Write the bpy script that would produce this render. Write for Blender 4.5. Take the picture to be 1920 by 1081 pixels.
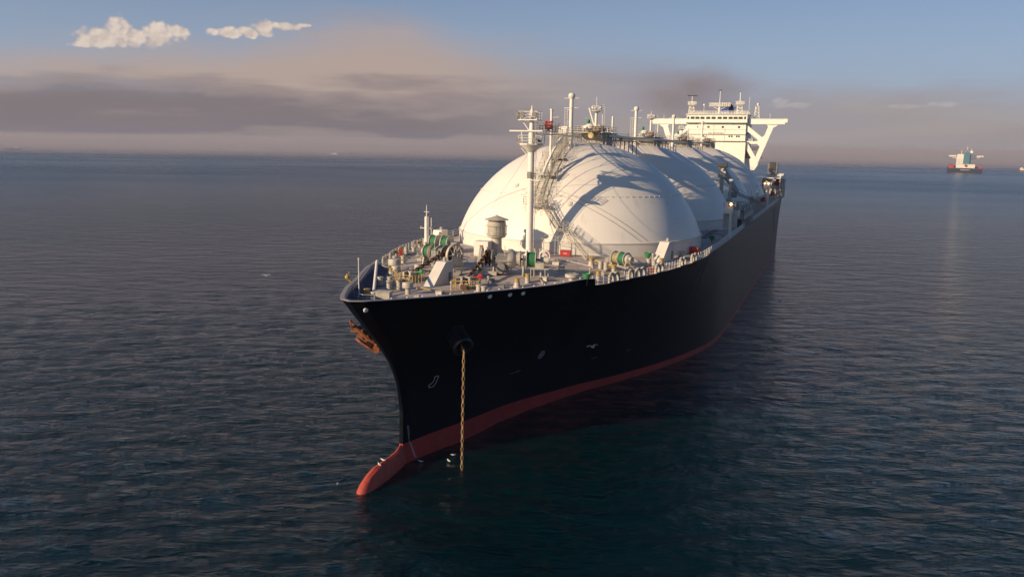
import bpy, bmesh, math, random
import numpy as np
from mathutils import Vector, Matrix
R = math.radians
random.seed(7)
sc = bpy.context.scene
for o in list(bpy.data.objects):
    bpy.data.objects.remove(o)
col = sc.collection

# ------------------------------------------------------------------ camera
# the ship's own axes are the world axes: +X port, +Y aft, +Z up, water at z = 0
CAM = Vector((43.604, -74.231, 35.9615)); YAW = -.3852; PITCH = .177; ROLL = .0172; FOC = 1479.6
fw = Vector((math.sin(YAW) * math.cos(PITCH), math.cos(YAW) * math.cos(PITCH), -math.sin(PITCH)))
r0 = Vector((math.cos(YAW), -math.sin(YAW), 0)); u0 = r0.cross(fw)
rt = r0 * math.cos(ROLL) + u0 * math.sin(ROLL); up = -r0 * math.sin(ROLL) + u0 * math.cos(ROLL)
cd = bpy.data.cameras.new('camera'); cam = bpy.data.objects.new('camera', cd); col.objects.link(cam)
cd.sensor_width = 36; cd.lens = FOC / 1920 * 36; cd.clip_start = .5; cd.clip_end = 200000
cam.matrix_world = Matrix(((rt.x, up.x, -fw.x, CAM.x), (rt.y, up.y, -fw.y, CAM.y), (rt.z, up.z, -fw.z, CAM.z), (0, 0, 0, 1)))
sc.camera = cam

# ------------------------------------------------------------------ light
SUN_EL = 19.0; SUN_AZ = 217.0          # azimuth of the sun measured from +Y towards +X
sd = bpy.data.lights.new('sun', 'SUN'); sun = bpy.data.objects.new('sun', sd); col.objects.link(sun)
sd.energy = 5.0; sd.angle = R(.55); sd.color = (1, .76, .50)
to_sun = Vector((math.sin(R(SUN_AZ)) * math.cos(R(SUN_EL)), math.cos(R(SUN_AZ)) * math.cos(R(SUN_EL)), math.sin(R(SUN_EL))))
sun.rotation_euler = to_sun.to_track_quat('Z', 'Y').to_euler()
sc.view_settings.view_transform = 'Standard'; sc.view_settings.look = 'None'
sc.view_settings.exposure = .22; sc.view_settings.gamma = 1

w = bpy.data.worlds.new('World'); sc.world = w; w.use_nodes = True
nt = w.node_tree; nt.nodes.clear(); N = nt.nodes.new; L = nt.links.new
def lin(r, g, b):
    f = lambda c: (c / 255 / 12.92) if c / 255 <= .04045 else ((c / 255 + .055) / 1.055) ** 2.4
    return (f(r), f(g), f(b), 1)
def mth(op, a, b=None, c=None, clamp=False):
    n = N('ShaderNodeMath'); n.operation = op; n.use_clamp = clamp
    for i, v in enumerate((a, b, c)):
        if v is None: continue
        if isinstance(v, (int, float)): n.inputs[i].default_value = v
        else: L(v, n.inputs[i])
    return n.outputs[0]
def ramp(fac, stops, interp='LINEAR'):
    n = N('ShaderNodeValToRGB'); n.color_ramp.interpolation = interp
    e = n.color_ramp.elements
    while len(e) > 1: e.remove(e[-1])
    e[0].position = stops[0][0]; e[0].color = stops[0][1]
    for p, c in stops[1:]:
        k = e.new(p); k.color = c
    L(fac, n.inputs[0]); return n.outputs[0]
def g(v): return (v, v, v, 1)
def smooth(x, a, b):
    n = N('ShaderNodeMapRange'); n.interpolation_type = 'SMOOTHSTEP'
    L(x, n.inputs[0]); n.inputs[1].default_value = a; n.inputs[2].default_value = b
    return n.outputs[0]
sky = N('ShaderNodeTexSky'); sky.sky_type = 'NISHITA'; sky.sun_disc = False
sky.sun_elevation = R(SUN_EL); sky.sun_rotation = R(SUN_AZ); sky.air_density = 1.0; sky.dust_density = 1.5; sky.ozone_density = 1.5
bg1 = N('ShaderNodeBackground'); bg1.inputs[1].default_value = .068
tint = N('ShaderNodeMixRGB'); tint.blend_type = 'MULTIPLY'; tint.inputs[0].default_value = 1; tint.inputs[2].default_value = (.62, .84, 1.14, 1)
L(sky.outputs[0], tint.inputs[1])
tc = N('ShaderNodeTexCoord'); sp = N('ShaderNodeSeparateXYZ'); L(tc.outputs['Generated'], sp.inputs[0])
x_, y_, z_ = sp.outputs
veil = N('ShaderNodeMixRGB'); veil.inputs[2].default_value = (5.0, 5.7, 7.3, 1); L(tint.outputs[0], veil.inputs[1]); L(veil.outputs[0], bg1.inputs[0])
vr = N('ShaderNodeMapRange'); vr.inputs[1].default_value = .30; vr.inputs[2].default_value = .06; vr.inputs[3].default_value = 0; vr.inputs[4].default_value = .75; L(z_, vr.inputs[0]); L(vr.outputs[0], veil.inputs[0])      # thin high cloud paling the low sky
uu = mth('ARCTAN2', x_, y_)                     # compass bearing
comb = N('ShaderNodeCombineXYZ'); L(uu, comb.inputs[0]); L(z_, comb.inputs[1])
def noise(sx, sy, detail=5, rough=.55, off=0., dist=0.):
    m = N('ShaderNodeVectorMath'); m.operation = 'MULTIPLY_ADD'; L(comb.outputs[0], m.inputs[0])
    m.inputs[1].default_value = (sx, sy, 1); m.inputs[2].default_value = (off, off * 1.7, off)
    n = N('ShaderNodeTexNoise'); n.inputs['Scale'].default_value = 1; n.inputs['Detail'].default_value = detail
    n.inputs['Roughness'].default_value = rough; n.inputs['Distortion'].default_value = dist
    L(m.outputs[0], n.inputs['Vector']); return n.outputs['Fac']
n1 = noise(5.5, 26, 5, .5, 3.1, .4); n2 = noise(14, 60, 4, .5, 9.7, .3); n3 = noise(3, 14, 3, .5, 5.3, .2)
def ub(px): return -.3852 + math.atan((px - 960) / 1480)
u01 = mth('MULTIPLY_ADD', uu, 1 / 2.0, .55)     # bearing -1.1..0.9 rad -> 0..1
def U(px): return ub(px) / 2.0 + .55
top = ramp(u01, [(0, g(.40)), (U(-300), g(.40)), (U(0), g(.40)), (U(250), g(.44)), (U(420), g(.46)), (U(560), g(.53)), (U(700), g(.63)), (U(790), g(.56)), (U(900), g(.47)), (U(1020), g(.42)),
                 (U(1160), g(.42)), (U(1300), g(.39)), (U(1500), g(.36)), (U(1920), g(.35)), (1, g(.34))], 'B_SPLINE')
topv = mth('MULTIPLY', mth('MULTIPLY', top, .28), mth('COSINE', mth('ADD', uu, .3852)))
warp = mth('MULTIPLY_ADD', n1, .075, -.0375)
warp2 = mth('MULTIPLY_ADD', n2, .03, -.015)
edge = mth('SUBTRACT', mth('ADD', mth('ADD', topv, warp), warp2), z_)     # > 0 inside the bank
soft = smooth(edge, -.022, .062)
right = smooth(uu, ub(760), ub(1250))           # the bank thins out towards the right
thin = mth('MULTIPLY_ADD', right, -.12, 1)
mask = mth('MULTIPLY', soft, thin)
mask = mth('MULTIPLY', mask, smooth(z_, -.3, -.28))
vv = mth('ADD', mth('MULTIPLY_ADD', z_, 1 / .17, 0), mth('MULTIPLY_ADD', n3, .62, -.31))
vv = mth('ADD', vv, mth('MULTIPLY_ADD', n2, .22, -.11))
n4 = noise(3.2, 42, 6, .6, 7.7, .8); vv = mth('ADD', vv, mth('MULTIPLY_ADD', n4, .26, -.13))
cl = ramp(vv, [(0, lin(152, 138, 134)), (.05, lin(146, 133, 131)), (.10, lin(128, 119, 123)), (.20, lin(131, 121, 124)), (.31, lin(154, 140, 138)), (.46, lin(181, 163, 154)), (.72, lin(178, 162, 158)), (.86, lin(166, 155, 156)), (1, lin(158, 152, 160))], 'EASE')
cr = ramp(vv, [(0, lin(158, 147, 143)), (.08, lin(160, 148, 144)), (.22, lin(166, 154, 149)), (.34, lin(160, 151, 152)), (.6, lin(150, 146, 156)), (1, lin(150, 150, 165))], 'EASE')
cm = N('ShaderNodeMixRGB'); L(right, cm.inputs[0]); L(cl, cm.inputs[1]); L(cr, cm.inputs[2])
# cumulus heads standing over the bank: billowy outline, lit from the left
def vb(px, py): return (256 + px / 1920 * 36 - (py + 6)) / math.hypot(FOC, px - 960)
def vor(sc_, off):
    m = N('ShaderNodeVectorMath'); m.operation = 'MULTIPLY_ADD'; L(comb.outputs[0], m.inputs[0]); m.inputs[1].default_value = (sc_, sc_ * 1.1, 0); m.inputs[2].default_value = off
    n = N('ShaderNodeTexVoronoi'); n.feature = 'SMOOTH_F1'; n.inputs['Smoothness'].default_value = .35; n.inputs['Scale'].default_value = 1; L(m.outputs[0], n.inputs['Vector']); return n.outputs['Distance']
va = vor(75, (0, 0, 0)); vb_ = vor(170, (3.3, 1.7, 0)); vc = vor(75, (.16, -.20, 0)); vd = vor(170, (3.3 + .22, 1.7 - .25, 0)); nf = noise(300, 300, 5, .6, 2.2)
fld = None
for px, py, rx, ry in ((212, 74, 44, 22), (243, 58, 24, 28), (290, 74, 60, 18), (312, 64, 34, 18), (345, 66, 24, 20), (180, 86, 24, 8), (440, 66, 44, 10), (500, 58, 28, 18), (475, 64, 40, 12), (545, 56, 28, 9), (580, 54, 16, 4), (1442, 190, 20, 11), (1475, 194, 32, 6), (1665, 196, 44, 4), (1742, 192, 26, 5)):
    du = mth('MULTIPLY', mth('SUBTRACT', uu, ub(px)), FOC / rx); dv = mth('MULTIPLY', mth('SUBTRACT', z_, vb(px, py)), FOC / ry)
    f = mth('SUBTRACT', 1, mth('ADD', mth('MULTIPLY', du, du), mth('MULTIPLY', dv, dv)))
    fld = f if fld is None else mth('MAXIMUM', fld, f)
bil = mth('ADD', mth('MULTIPLY', mth('SUBTRACT', .40, va), 1.1), mth('MULTIPLY', mth('SUBTRACT', .38, vb_), .45))
cf = mth('ADD', fld, mth('ADD', bil, mth('MULTIPLY_ADD', nf, .22, -.11)))
cmask = smooth(cf, -.10, .62)
cmask = mth('MULTIPLY', cmask, mth('MULTIPLY_ADD', smooth(uu, ub(900), ub(1300)), -.3, 1))
lit = mth('ADD', mth('MULTIPLY', mth('SUBTRACT', vc, va), 1.0), mth('MULTIPLY', mth('SUBTRACT', vd, vb_), .35))
lit = mth('ADD', mth('ADD', lit, .52), mth('MULTIPLY_ADD', nf, .2, -.1))
ccol = ramp(lit, [(0, lin(192, 177, 170)), (.35, lin(210, 194, 183)), (.65, lin(226, 210, 197)), (1, lin(238, 225, 212))])
cx = N('ShaderNodeMixRGB'); L(mth('MULTIPLY', cmask, mth('SUBTRACT', 1, mth('MULTIPLY', mask, .85))), cx.inputs[0]); L(cm.outputs[0], cx.inputs[1]); L(ccol, cx.inputs[2]); cm = cx
low = smooth(z_, .09, .125)      # only the bank hides their feet
mask = mth('MAXIMUM', mask, cmask)
bg2 = N('ShaderNodeBackground'); bg2.inputs[1].default_value = .84; L(cm.outputs[0], bg2.inputs[0])
ms = N('ShaderNodeMixShader'); L(mask, ms.inputs[0]); L(bg1.outputs[0], ms.inputs[1]); L(bg2.outputs[0], ms.inputs[2])
wo = N('ShaderNodeOutputWorld'); L(ms.outputs[0], wo.inputs[0])

# ------------------------------------------------------------------ materials
MATS = {}
def mat(name, c, rough=.5, metal=0., var=.12, vscale=.6, bump=0., bscale=8., streak=0., spec=.5, c2=None, c2amt=.55, coat=0.):
    m = bpy.data.materials.new(name); m.use_nodes = True; t = m.node_tree; b = t.nodes['Principled BSDF']
    b.inputs['Roughness'].default_value = rough; b.inputs['Metallic'].default_value = metal
    b.inputs['Specular IOR Level'].default_value = spec; b.inputs['Coat Weight'].default_value = coat
    tc = t.nodes.new('ShaderNodeTexCoord')
    n = t.nodes.new('ShaderNodeTexNoise'); n.inputs['Scale'].default_value = vscale; n.inputs['Detail'].default_value = 6; n.inputs['Roughness'].default_value = .62
    t.links.new(tc.outputs['Object'], n.inputs['Vector'])
    r_ = t.nodes.new('ShaderNodeValToRGB'); e = r_.color_ramp.elements
    e[0].position = .3; e[1].position = .72
    lo = tuple(x * (1 - var) for x in c) + (1,); hi = tuple(min(1, x * (1 + var * .6)) for x in c) + (1,)
    e[0].color = lo; e[1].color = hi
    t.links.new(n.outputs['Fac'], r_.inputs[0]); out = r_.outputs[0]
    if c2 is not None:     # wear, rust or dirt with a shape of its own
        n2 = t.nodes.new('ShaderNodeTexNoise'); n2.inputs['Scale'].default_value = vscale * 3.1; n2.inputs['Detail'].default_value = 8; n2.inputs['Roughness'].default_value = .7
        mp = t.nodes.new('ShaderNodeMapping'); mp.inputs['Scale'].default_value = (1, 1, .14 if streak else 1)
        t.links.new(tc.outputs['Object'], mp.inputs[0]); t.links.new(mp.outputs[0], n2.inputs['Vector'])
        mr = t.nodes.new('ShaderNodeMapRange'); mr.inputs[1].default_value = c2amt; mr.inputs[2].default_value = c2amt + .12
        t.links.new(n2.outputs['Fac'], mr.inputs[0])
        mx = t.nodes.new('ShaderNodeMixRGB'); mx.inputs[2].default_value = tuple(c2) + (1,)
        t.links.new(mr.outputs[0], mx.inputs[0]); t.links.new(out, mx.inputs[1]); out = mx.outputs[0]
    t.links.new(out, b.inputs['Base Color'])
    if bump:
        nb = t.nodes.new('ShaderNodeTexNoise'); nb.inputs['Scale'].default_value = bscale; nb.inputs['Detail'].default_value = 4
        t.links.new(tc.outputs['Object'], nb.inputs['Vector'])
        bm = t.nodes.new('ShaderNodeBump'); bm.inputs['Strength'].default_value = bump; bm.inputs['Distance'].default_value = .05
        t.links.new(nb.outputs['Fac'], bm.inputs['Height']); t.links.new(bm.outputs[0], b.inputs['Normal'])
    MATS[name] = m; return m
M = MATS
mat('hull_black', (.0028, .0042, .0086), .34, var=.35, vscale=.14, bump=.14, bscale=.35, spec=.14, c2=(.016, .011, .009), c2amt=.60, streak=1)
mat('bolster_black', (.016, .018, .024), .28, var=.2, spec=.6)
mat('boot_red', (.36, .038, .032), .5, var=.25, vscale=.5, bump=.12, bscale=1.4, c2=(.12, .03, .025), c2amt=.60, streak=1)
mat('bulb_red', (.42, .06, .035), .6, var=.35, vscale=1.1, bump=.35, bscale=3, c2=(.16, .075, .05), c2amt=.55)
mat('deck_paint', (.44, .37, .34), .7, var=.22, vscale=.35, bump=.1, bscale=5, c2=(.29, .22, .19), c2amt=.60)
mat('walkway_paint', (.16, .14, .14), .75, var=.2, vscale=.6)
mat('bulwark_grey', (.22, .22, .28), .5)
mat('bulwark_navy', (.022, .032, .13), .45, var=.2)
mat('rim_grey', (.30, .27, .27), .5, var=.15)
mat('dome_white', (.76, .71, .63), .42, var=.06, vscale=.12, c2=(.60, .53, .44), c2amt=.60, streak=1, spec=.4)
mat('skirt_white', (.66, .62, .56), .5, var=.08, vscale=.2, c2=(.46, .40, .33), c2amt=.64, streak=1)
mat('white_paint', (.72, .68, .60), .45, var=.08, vscale=.8, c2=(.48, .36, .24), c2amt=.70, streak=1)
mat('house_white', (.80, .76, .66), .45, var=.05, vscale=.5, c2=(.62, .50, .36), c2amt=.70, streak=1)
mat('machine_white', (.60, .56, .50), .5, var=.1, vscale=.9, c2=(.42, .34, .26), c2amt=.66, streak=1)
mat('machine_cream', (.47, .43, .36), .55, var=.28, vscale=1.8, c2=(.24, .13, .07), c2amt=.58, bump=.1)
mat('machine_grey', (.20, .19, .18), .55, var=.25, vscale=1.5, c2=(.14, .08, .05), c2amt=.58, bump=.1)
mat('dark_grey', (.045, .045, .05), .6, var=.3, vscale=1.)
mat('rope_green', (.02, .145, .06), .75, var=.35, vscale=4, bump=.6, bscale=22)
mat('green_paint', (.03, .22, .08), .5, var=.15)
mat('yellow_paint', (.45, .31, .09), .5, var=.25, vscale=2, c2=(.25, .12, .04), c2amt=.6)
mat('safety_red', (.40, .028, .022), .45, var=.15, c2=(.3, .03, .02), c2amt=.68)
mat('rust_chain', (.10, .045, .022), .75, var=.4, vscale=3, bump=.4)
mat('chain_orange', (.36, .22, .11), .7, var=.4, vscale=2, c2=(.16, .07, .03), c2amt=.54, bump=.3)
mat('anchor_orange', (.26, .085, .03), .65, var=.3, vscale=1.2, c2=(.16, .06, .025), c2amt=.56, bump=.3)
mat('glass_dark', (.05, .055, .045), .12, var=.3, vscale=.8, spec=.8)
mat('funnel_blue', (.03, .07, .30), .45, var=.12)
mat('funnel_black', (.02, .018, .018), .6, var=.3)
mat('brown_shade', (.22, .14, .10), .7, var=.2)
mat('mark_white', (.62, .62, .62), .6, var=.1)
mat('mark_faded', (.30, .32, .30), .6, var=.3, vscale=3)
mat('mark_green', (.12, .22, .10), .6, var=.3)
mat('lens_glass', (.8, .75, .65), .15, var=.05)
mat('gull_white', (.75, .74, .72), .8, var=.05)
mat('gull_grey', (.25, .26, .28), .8, var=.1)
mat('boat_orange', (.55, .045, .02), .45, var=.1)
mat('cloud_white', (.52, .49, .485), 1.0, var=.04, spec=0)
mat('ship_navy', (.010, .018, .05), .5, var=.2)
mat('ship_brown', (.10, .06, .045), .6, var=.2)
mat('funnel_teal', (.05, .15, .20), .5, var=.1)
def emis(name, c, s):
    m = bpy.data.materials.new(name); m.use_nodes = True; b = m.node_tree.nodes['Principled BSDF']
    b.inputs['Base Color'].default_value = (.8, .6, .4, 1); b.inputs['Emission Color'].default_value = c + (1,); b.inputs['Emission Strength'].default_value = s
    MATS[name] = m
emis('lamp_warm', (1, .45, .15), 6)
def hull_plates():      # faint plate seams and dents in the black side
    t = M['hull_black'].node_tree; b = t.nodes['Principled BSDF']; old = b.inputs['Normal'].links[0].from_node
    tc = t.nodes.new('ShaderNodeTexCoord'); sp = t.nodes.new('ShaderNodeSeparateXYZ'); cb = t.nodes.new('ShaderNodeCombineXYZ'); t.links.new(tc.outputs['Object'], sp.inputs[0]); t.links.new(sp.outputs[1], cb.inputs[0]); t.links.new(sp.outputs[2], cb.inputs[1])
    br = t.nodes.new('ShaderNodeTexBrick'); br.inputs['Scale'].default_value = 1; br.inputs['Brick Width'].default_value = 11; br.inputs['Row Height'].default_value = 2.9; br.inputs['Mortar Size'].default_value = .035; br.inputs['Mortar Smooth'].default_value = .6
    br.inputs['Color1'].default_value = (.5, .5, .5, 1); br.inputs['Color2'].default_value = (.56, .56, .56, 1); br.inputs['Mortar'].default_value = (1, 1, 1, 1)
    t.links.new(cb.outputs[0], br.inputs['Vector']); bm = t.nodes.new('ShaderNodeBump'); bm.inputs['Strength'].default_value = .5; bm.inputs['Distance'].default_value = .03
    t.links.new(br.outputs['Color'], bm.inputs['Height']); t.links.new(old.outputs[0], bm.inputs['Normal']); t.links.new(bm.outputs[0], b.inputs['Normal'])
hull_plates()
def dome_seams():      # faint meridian weld seams in the dome paint
    t = M['dome_white'].node_tree; b = t.nodes['Principled BSDF']; src = b.inputs['Base Color'].links[0].from_socket
    tc = t.nodes.new('ShaderNodeTexCoord'); sp = t.nodes.new('ShaderNodeSeparateXYZ'); t.links.new(tc.outputs['Object'], sp.inputs[0])
    def m_(op, a, b_=None):
        n = t.nodes.new('ShaderNodeMath'); n.operation = op
        for i, v in enumerate((a, b_)):
            if v is None: continue
            if isinstance(v, (int, float)): n.inputs[i].default_value = v
            else: t.links.new(v, n.inputs[i])
        return n.outputs[0]
    an = m_('ARCTAN2', sp.outputs[1], sp.outputs[0]); f = m_('FRACT', m_('MULTIPLY', m_('ADD', an, 4.0), 20 / 6.2832)); d = m_('ABSOLUTE', m_('SUBTRACT', f, .5))
    line = m_('LESS_THAN', d, .0045); z = sp.outputs[2]
    for h in (33.2, 24.6): line = m_('MAXIMUM', line, m_('LESS_THAN', m_('ABSOLUTE', m_('SUBTRACT', z, h)), .03))
    mx = t.nodes.new('ShaderNodeMixRGB'); mx.inputs[2].default_value = (.47, .44, .39, 1); t.links.new(m_('MULTIPLY', line, .22), mx.inputs[0]); t.links.new(src, mx.inputs[1]); t.links.new(mx.outputs[0], b.inputs['Base Color'])
dome_seams()

# ------------------------------------------------------------------ mesh helpers
class MB:
    def __init__(s): s.v = []; s.f = []; s.m = []; s.cur = 0; s.pc = []
    def use(s, i): s.cur = i; return s
    def add(s, vs, fs):
        n = len(s.v); s.v += [tuple(p) for p in vs]; s.f += [tuple(i + n for i in f) for f in fs]; s.m += [s.cur] * len(fs); s.pc.append((n, len(s.v), len(s.f) - len(fs), len(s.f))); return s
    def box(s, c, d, rz=0., ax=None, bev=0.):
        hx, hy, hz = d[0] / 2, d[1] / 2, d[2] / 2; c = Vector(c)
        Mx = Matrix.Rotation(rz, 3, 'Z') if ax is None else ax
        vs = [c + Mx @ Vector((x * hx, y * hy, z * hz)) for x in (-1, 1) for y in (-1, 1) for z in (-1, 1)]
        return s.add(vs, [(0, 1, 3, 2), (4, 6, 7, 5), (0, 4, 5, 1), (2, 3, 7, 6), (0, 2, 6, 4), (1, 5, 7, 3)])
    def cyl(s, a, b, r, r2=None, n=10, caps=True):
        a = Vector(a); b = Vector(b); r2 = r if r2 is None else r2
        d = (b - a).normalized(); t = Vector((0, 0, 1)) if abs(d.z) < .9 else Vector((1, 0, 0))
        x = d.cross(t).normalized(); y = d.cross(x)
        vs = []
        for i in range(n):
            an = 2 * math.pi * i / n; o = x * math.cos(an) + y * math.sin(an)
            vs += [a + o * r, b + o * r2]
        fs = [(2 * i, 2 * ((i + 1) % n), 2 * ((i + 1) % n) + 1, 2 * i + 1) for i in range(n)]
        if caps: fs += [tuple(2 * i for i in range(n))[::-1], tuple(2 * i + 1 for i in range(n))]
        return s.add(vs, fs)
    def lathe(s, c, prof, n=20, axis=(0, 0, 1), caps=True):
        c = Vector(c); d = Vector(axis).normalized(); t = Vector((1, 0, 0)) if abs(d.x) < .9 else Vector((0, 1, 0))
        x = d.cross(t).normalized(); y = d.cross(x); vs = []; fs = []
        for (r, h) in prof:
            for i in range(n):
                an = 2 * math.pi * i / n; vs.append(c + d * h + (x * math.cos(an) + y * math.sin(an)) * max(r, 1e-3))
        for k in range(len(prof) - 1):
            for i in range(n):
                j = (i + 1) % n; fs.append((k * n + i, k * n + j, (k + 1) * n + j, (k + 1) * n + i))
        if caps: fs += [tuple(range(n))[::-1], tuple((len(prof) - 1) * n + i for i in range(n))]
        return s.add(vs, fs)
    def sph(s, c, r, n=12, m=7, sc_=(1, 1, 1)):
        c = Vector(c); pr = [(math.sin(math.pi * k / m), -math.cos(math.pi * k / m)) for k in range(m + 1)]
        vs = []; fs = []
        for (q, h) in pr:
            for i in range(n):
                an = 2 * math.pi * i / n; vs.append(c + Vector((q * math.cos(an) * sc_[0], q * math.sin(an) * sc_[1], h * sc_[2])) * r)
        for k in range(m):
            for i in range(n):
                j = (i + 1) % n; fs.append((k * n + i, k * n + j, (k + 1) * n + j, (k + 1) * n + i))
        return s.add(vs, fs)
    def tube(s, pts, r, n=6):
        for a, b in zip(pts, pts[1:]):
            if (Vector(a) - Vector(b)).length > 1e-4: s.cyl(a, b, r, n=n)
        return s
    def ring(s, c, R_, r, n=28, axis=(0, 0, 1), k=6):
        c = Vector(c); d = Vector(axis).normalized(); t = Vector((1, 0, 0)) if abs(d.x) < .9 else Vector((0, 1, 0))
        x = d.cross(t).normalized(); y = d.cross(x)
        pts = [c + (x * math.cos(2 * math.pi * i / n) + y * math.sin(2 * math.pi * i / n)) * R_ for i in range(n + 1)]
        return s.tube(pts, r, k)
    def prism(s, poly, o, ux, uy, ext):       # a flat outline given a real thickness
        o = Vector(o); ux = Vector(ux); uy = Vector(uy); ext = Vector(ext); n = len(poly)
        vs = [o + ux * a + uy * b for a, b in poly]; vs += [p + ext for p in vs]
        return s.add(vs, [tuple(range(n))[::-1], tuple(range(n, 2 * n))] + [(i, (i + 1) % n, (i + 1) % n + n, i + n) for i in range(n)])
    def rail(s, pts, h=1.1, step=1.5, r=.035, rows=3, closed=False):
        pts = [Vector(p) for p in pts]
        if closed: pts = pts + [pts[0]]
        for k in range(rows):
            hh = h * (k + 1) / rows; s.tube([p + Vector((0, 0, hh)) for p in pts], r, 5)
        for a, b in zip(pts, pts[1:]):
            n = max(1, int((b - a).length / step))
            for i in range(n): q = a.lerp(b, i / n); s.cyl(q, q + Vector((0, 0, h)), r * 1.25, n=5)
        q = pts[-1]; s.cyl(q, q + Vector((0, 0, h)), r * 1.25, n=5); return s
    def build(s, name, mats, parent=None, smooth=True, loc=None, rz=0., recalc=True, ang=35):
        me = bpy.data.meshes.new(name); me.from_pydata(s.v, [], s.f)
        if isinstance(mats, str): mats = [mats]
        for q in mats: me.materials.append(M[q])
        me.polygons.foreach_set('material_index', [min(i, len(mats) - 1) for i in s.m])
        if recalc:
            b = bmesh.new(); b.from_mesh(me); bmesh.ops.recalc_face_normals(b, faces=b.faces); b.to_mesh(me); b.free()
        if smooth:
            me.polygons.foreach_set('use_smooth', [True] * len(me.polygons)); me.set_sharp_from_angle(angle=R(ang))
        me.update()
        o = bpy.data.objects.new(name, me); col.objects.link(o)
        if parent is not None: o.parent = parent
        if loc is not None: o.location = loc; o.rotation_euler = (0, 0, rz)
        return o
def build_split(mb, name, mats, parent=None, smooth=True, tol=.03, **k):      # one object per group of touching pieces
    bx = []
    for (v0, v1, f0, f1) in mb.pc:
        a = np.array(mb.v[v0:v1]); bx.append((a.min(0) - tol, a.max(0) + tol))
    n = len(bx); par = list(range(n))
    def fd(i):
        while par[i] != i: par[i] = par[par[i]]; i = par[i]
        return i
    lo = np.array([b[0] for b in bx]); hi = np.array([b[1] for b in bx])
    for i in range(n):
        hit = np.where(np.all((lo[i] <= hi[i + 1:]) & (lo[i + 1:] <= hi[i]), axis=1))[0] + i + 1
        for j in hit:
            a, b = fd(i), fd(int(j))
            if a != b: par[b] = a
    out = {}
    for i in range(n): out.setdefault(fd(i), []).append(i)
    obs = []
    for grp in out.values():
        m_ = MB()
        for i in grp:
            v0, v1, f0, f1 = mb.pc[i]; q = len(m_.v); m_.v += mb.v[v0:v1]; m_.f += [tuple(x - v0 + q for x in f) for f in mb.f[f0:f1]]; m_.m += mb.m[f0:f1]
        obs.append(m_.build(name, mats, parent, smooth, **k))
    return obs
def tag(o, label=None, cat=None, group=None, kind=None):
    if label: o['label'] = label
    if cat: o['category'] = cat
    if group: o['group'] = group
    if kind: o['kind'] = kind
    return o
def empty(name, loc=(0, 0, 0), rz=0., parent=None):
    o = bpy.data.objects.new(name, None); col.objects.link(o); o.location = loc; o.rotation_euler = (0, 0, rz); o.empty_display_size = .5
    if parent is not None: o.parent = parent
    return o
def copy_tree(o, loc=None, rz=None, parent='same'):
    def rec(src, par):
        c = src.copy(); col.objects.link(c); c.parent = par
        for ch in list(src.children): rec(ch, c)
        return c
    c = rec(o, o.parent if parent == 'same' else parent)
    if loc is not None: c.location = loc
    if rz is not None: c.rotation_euler = (0, 0, rz)
    return c

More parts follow.
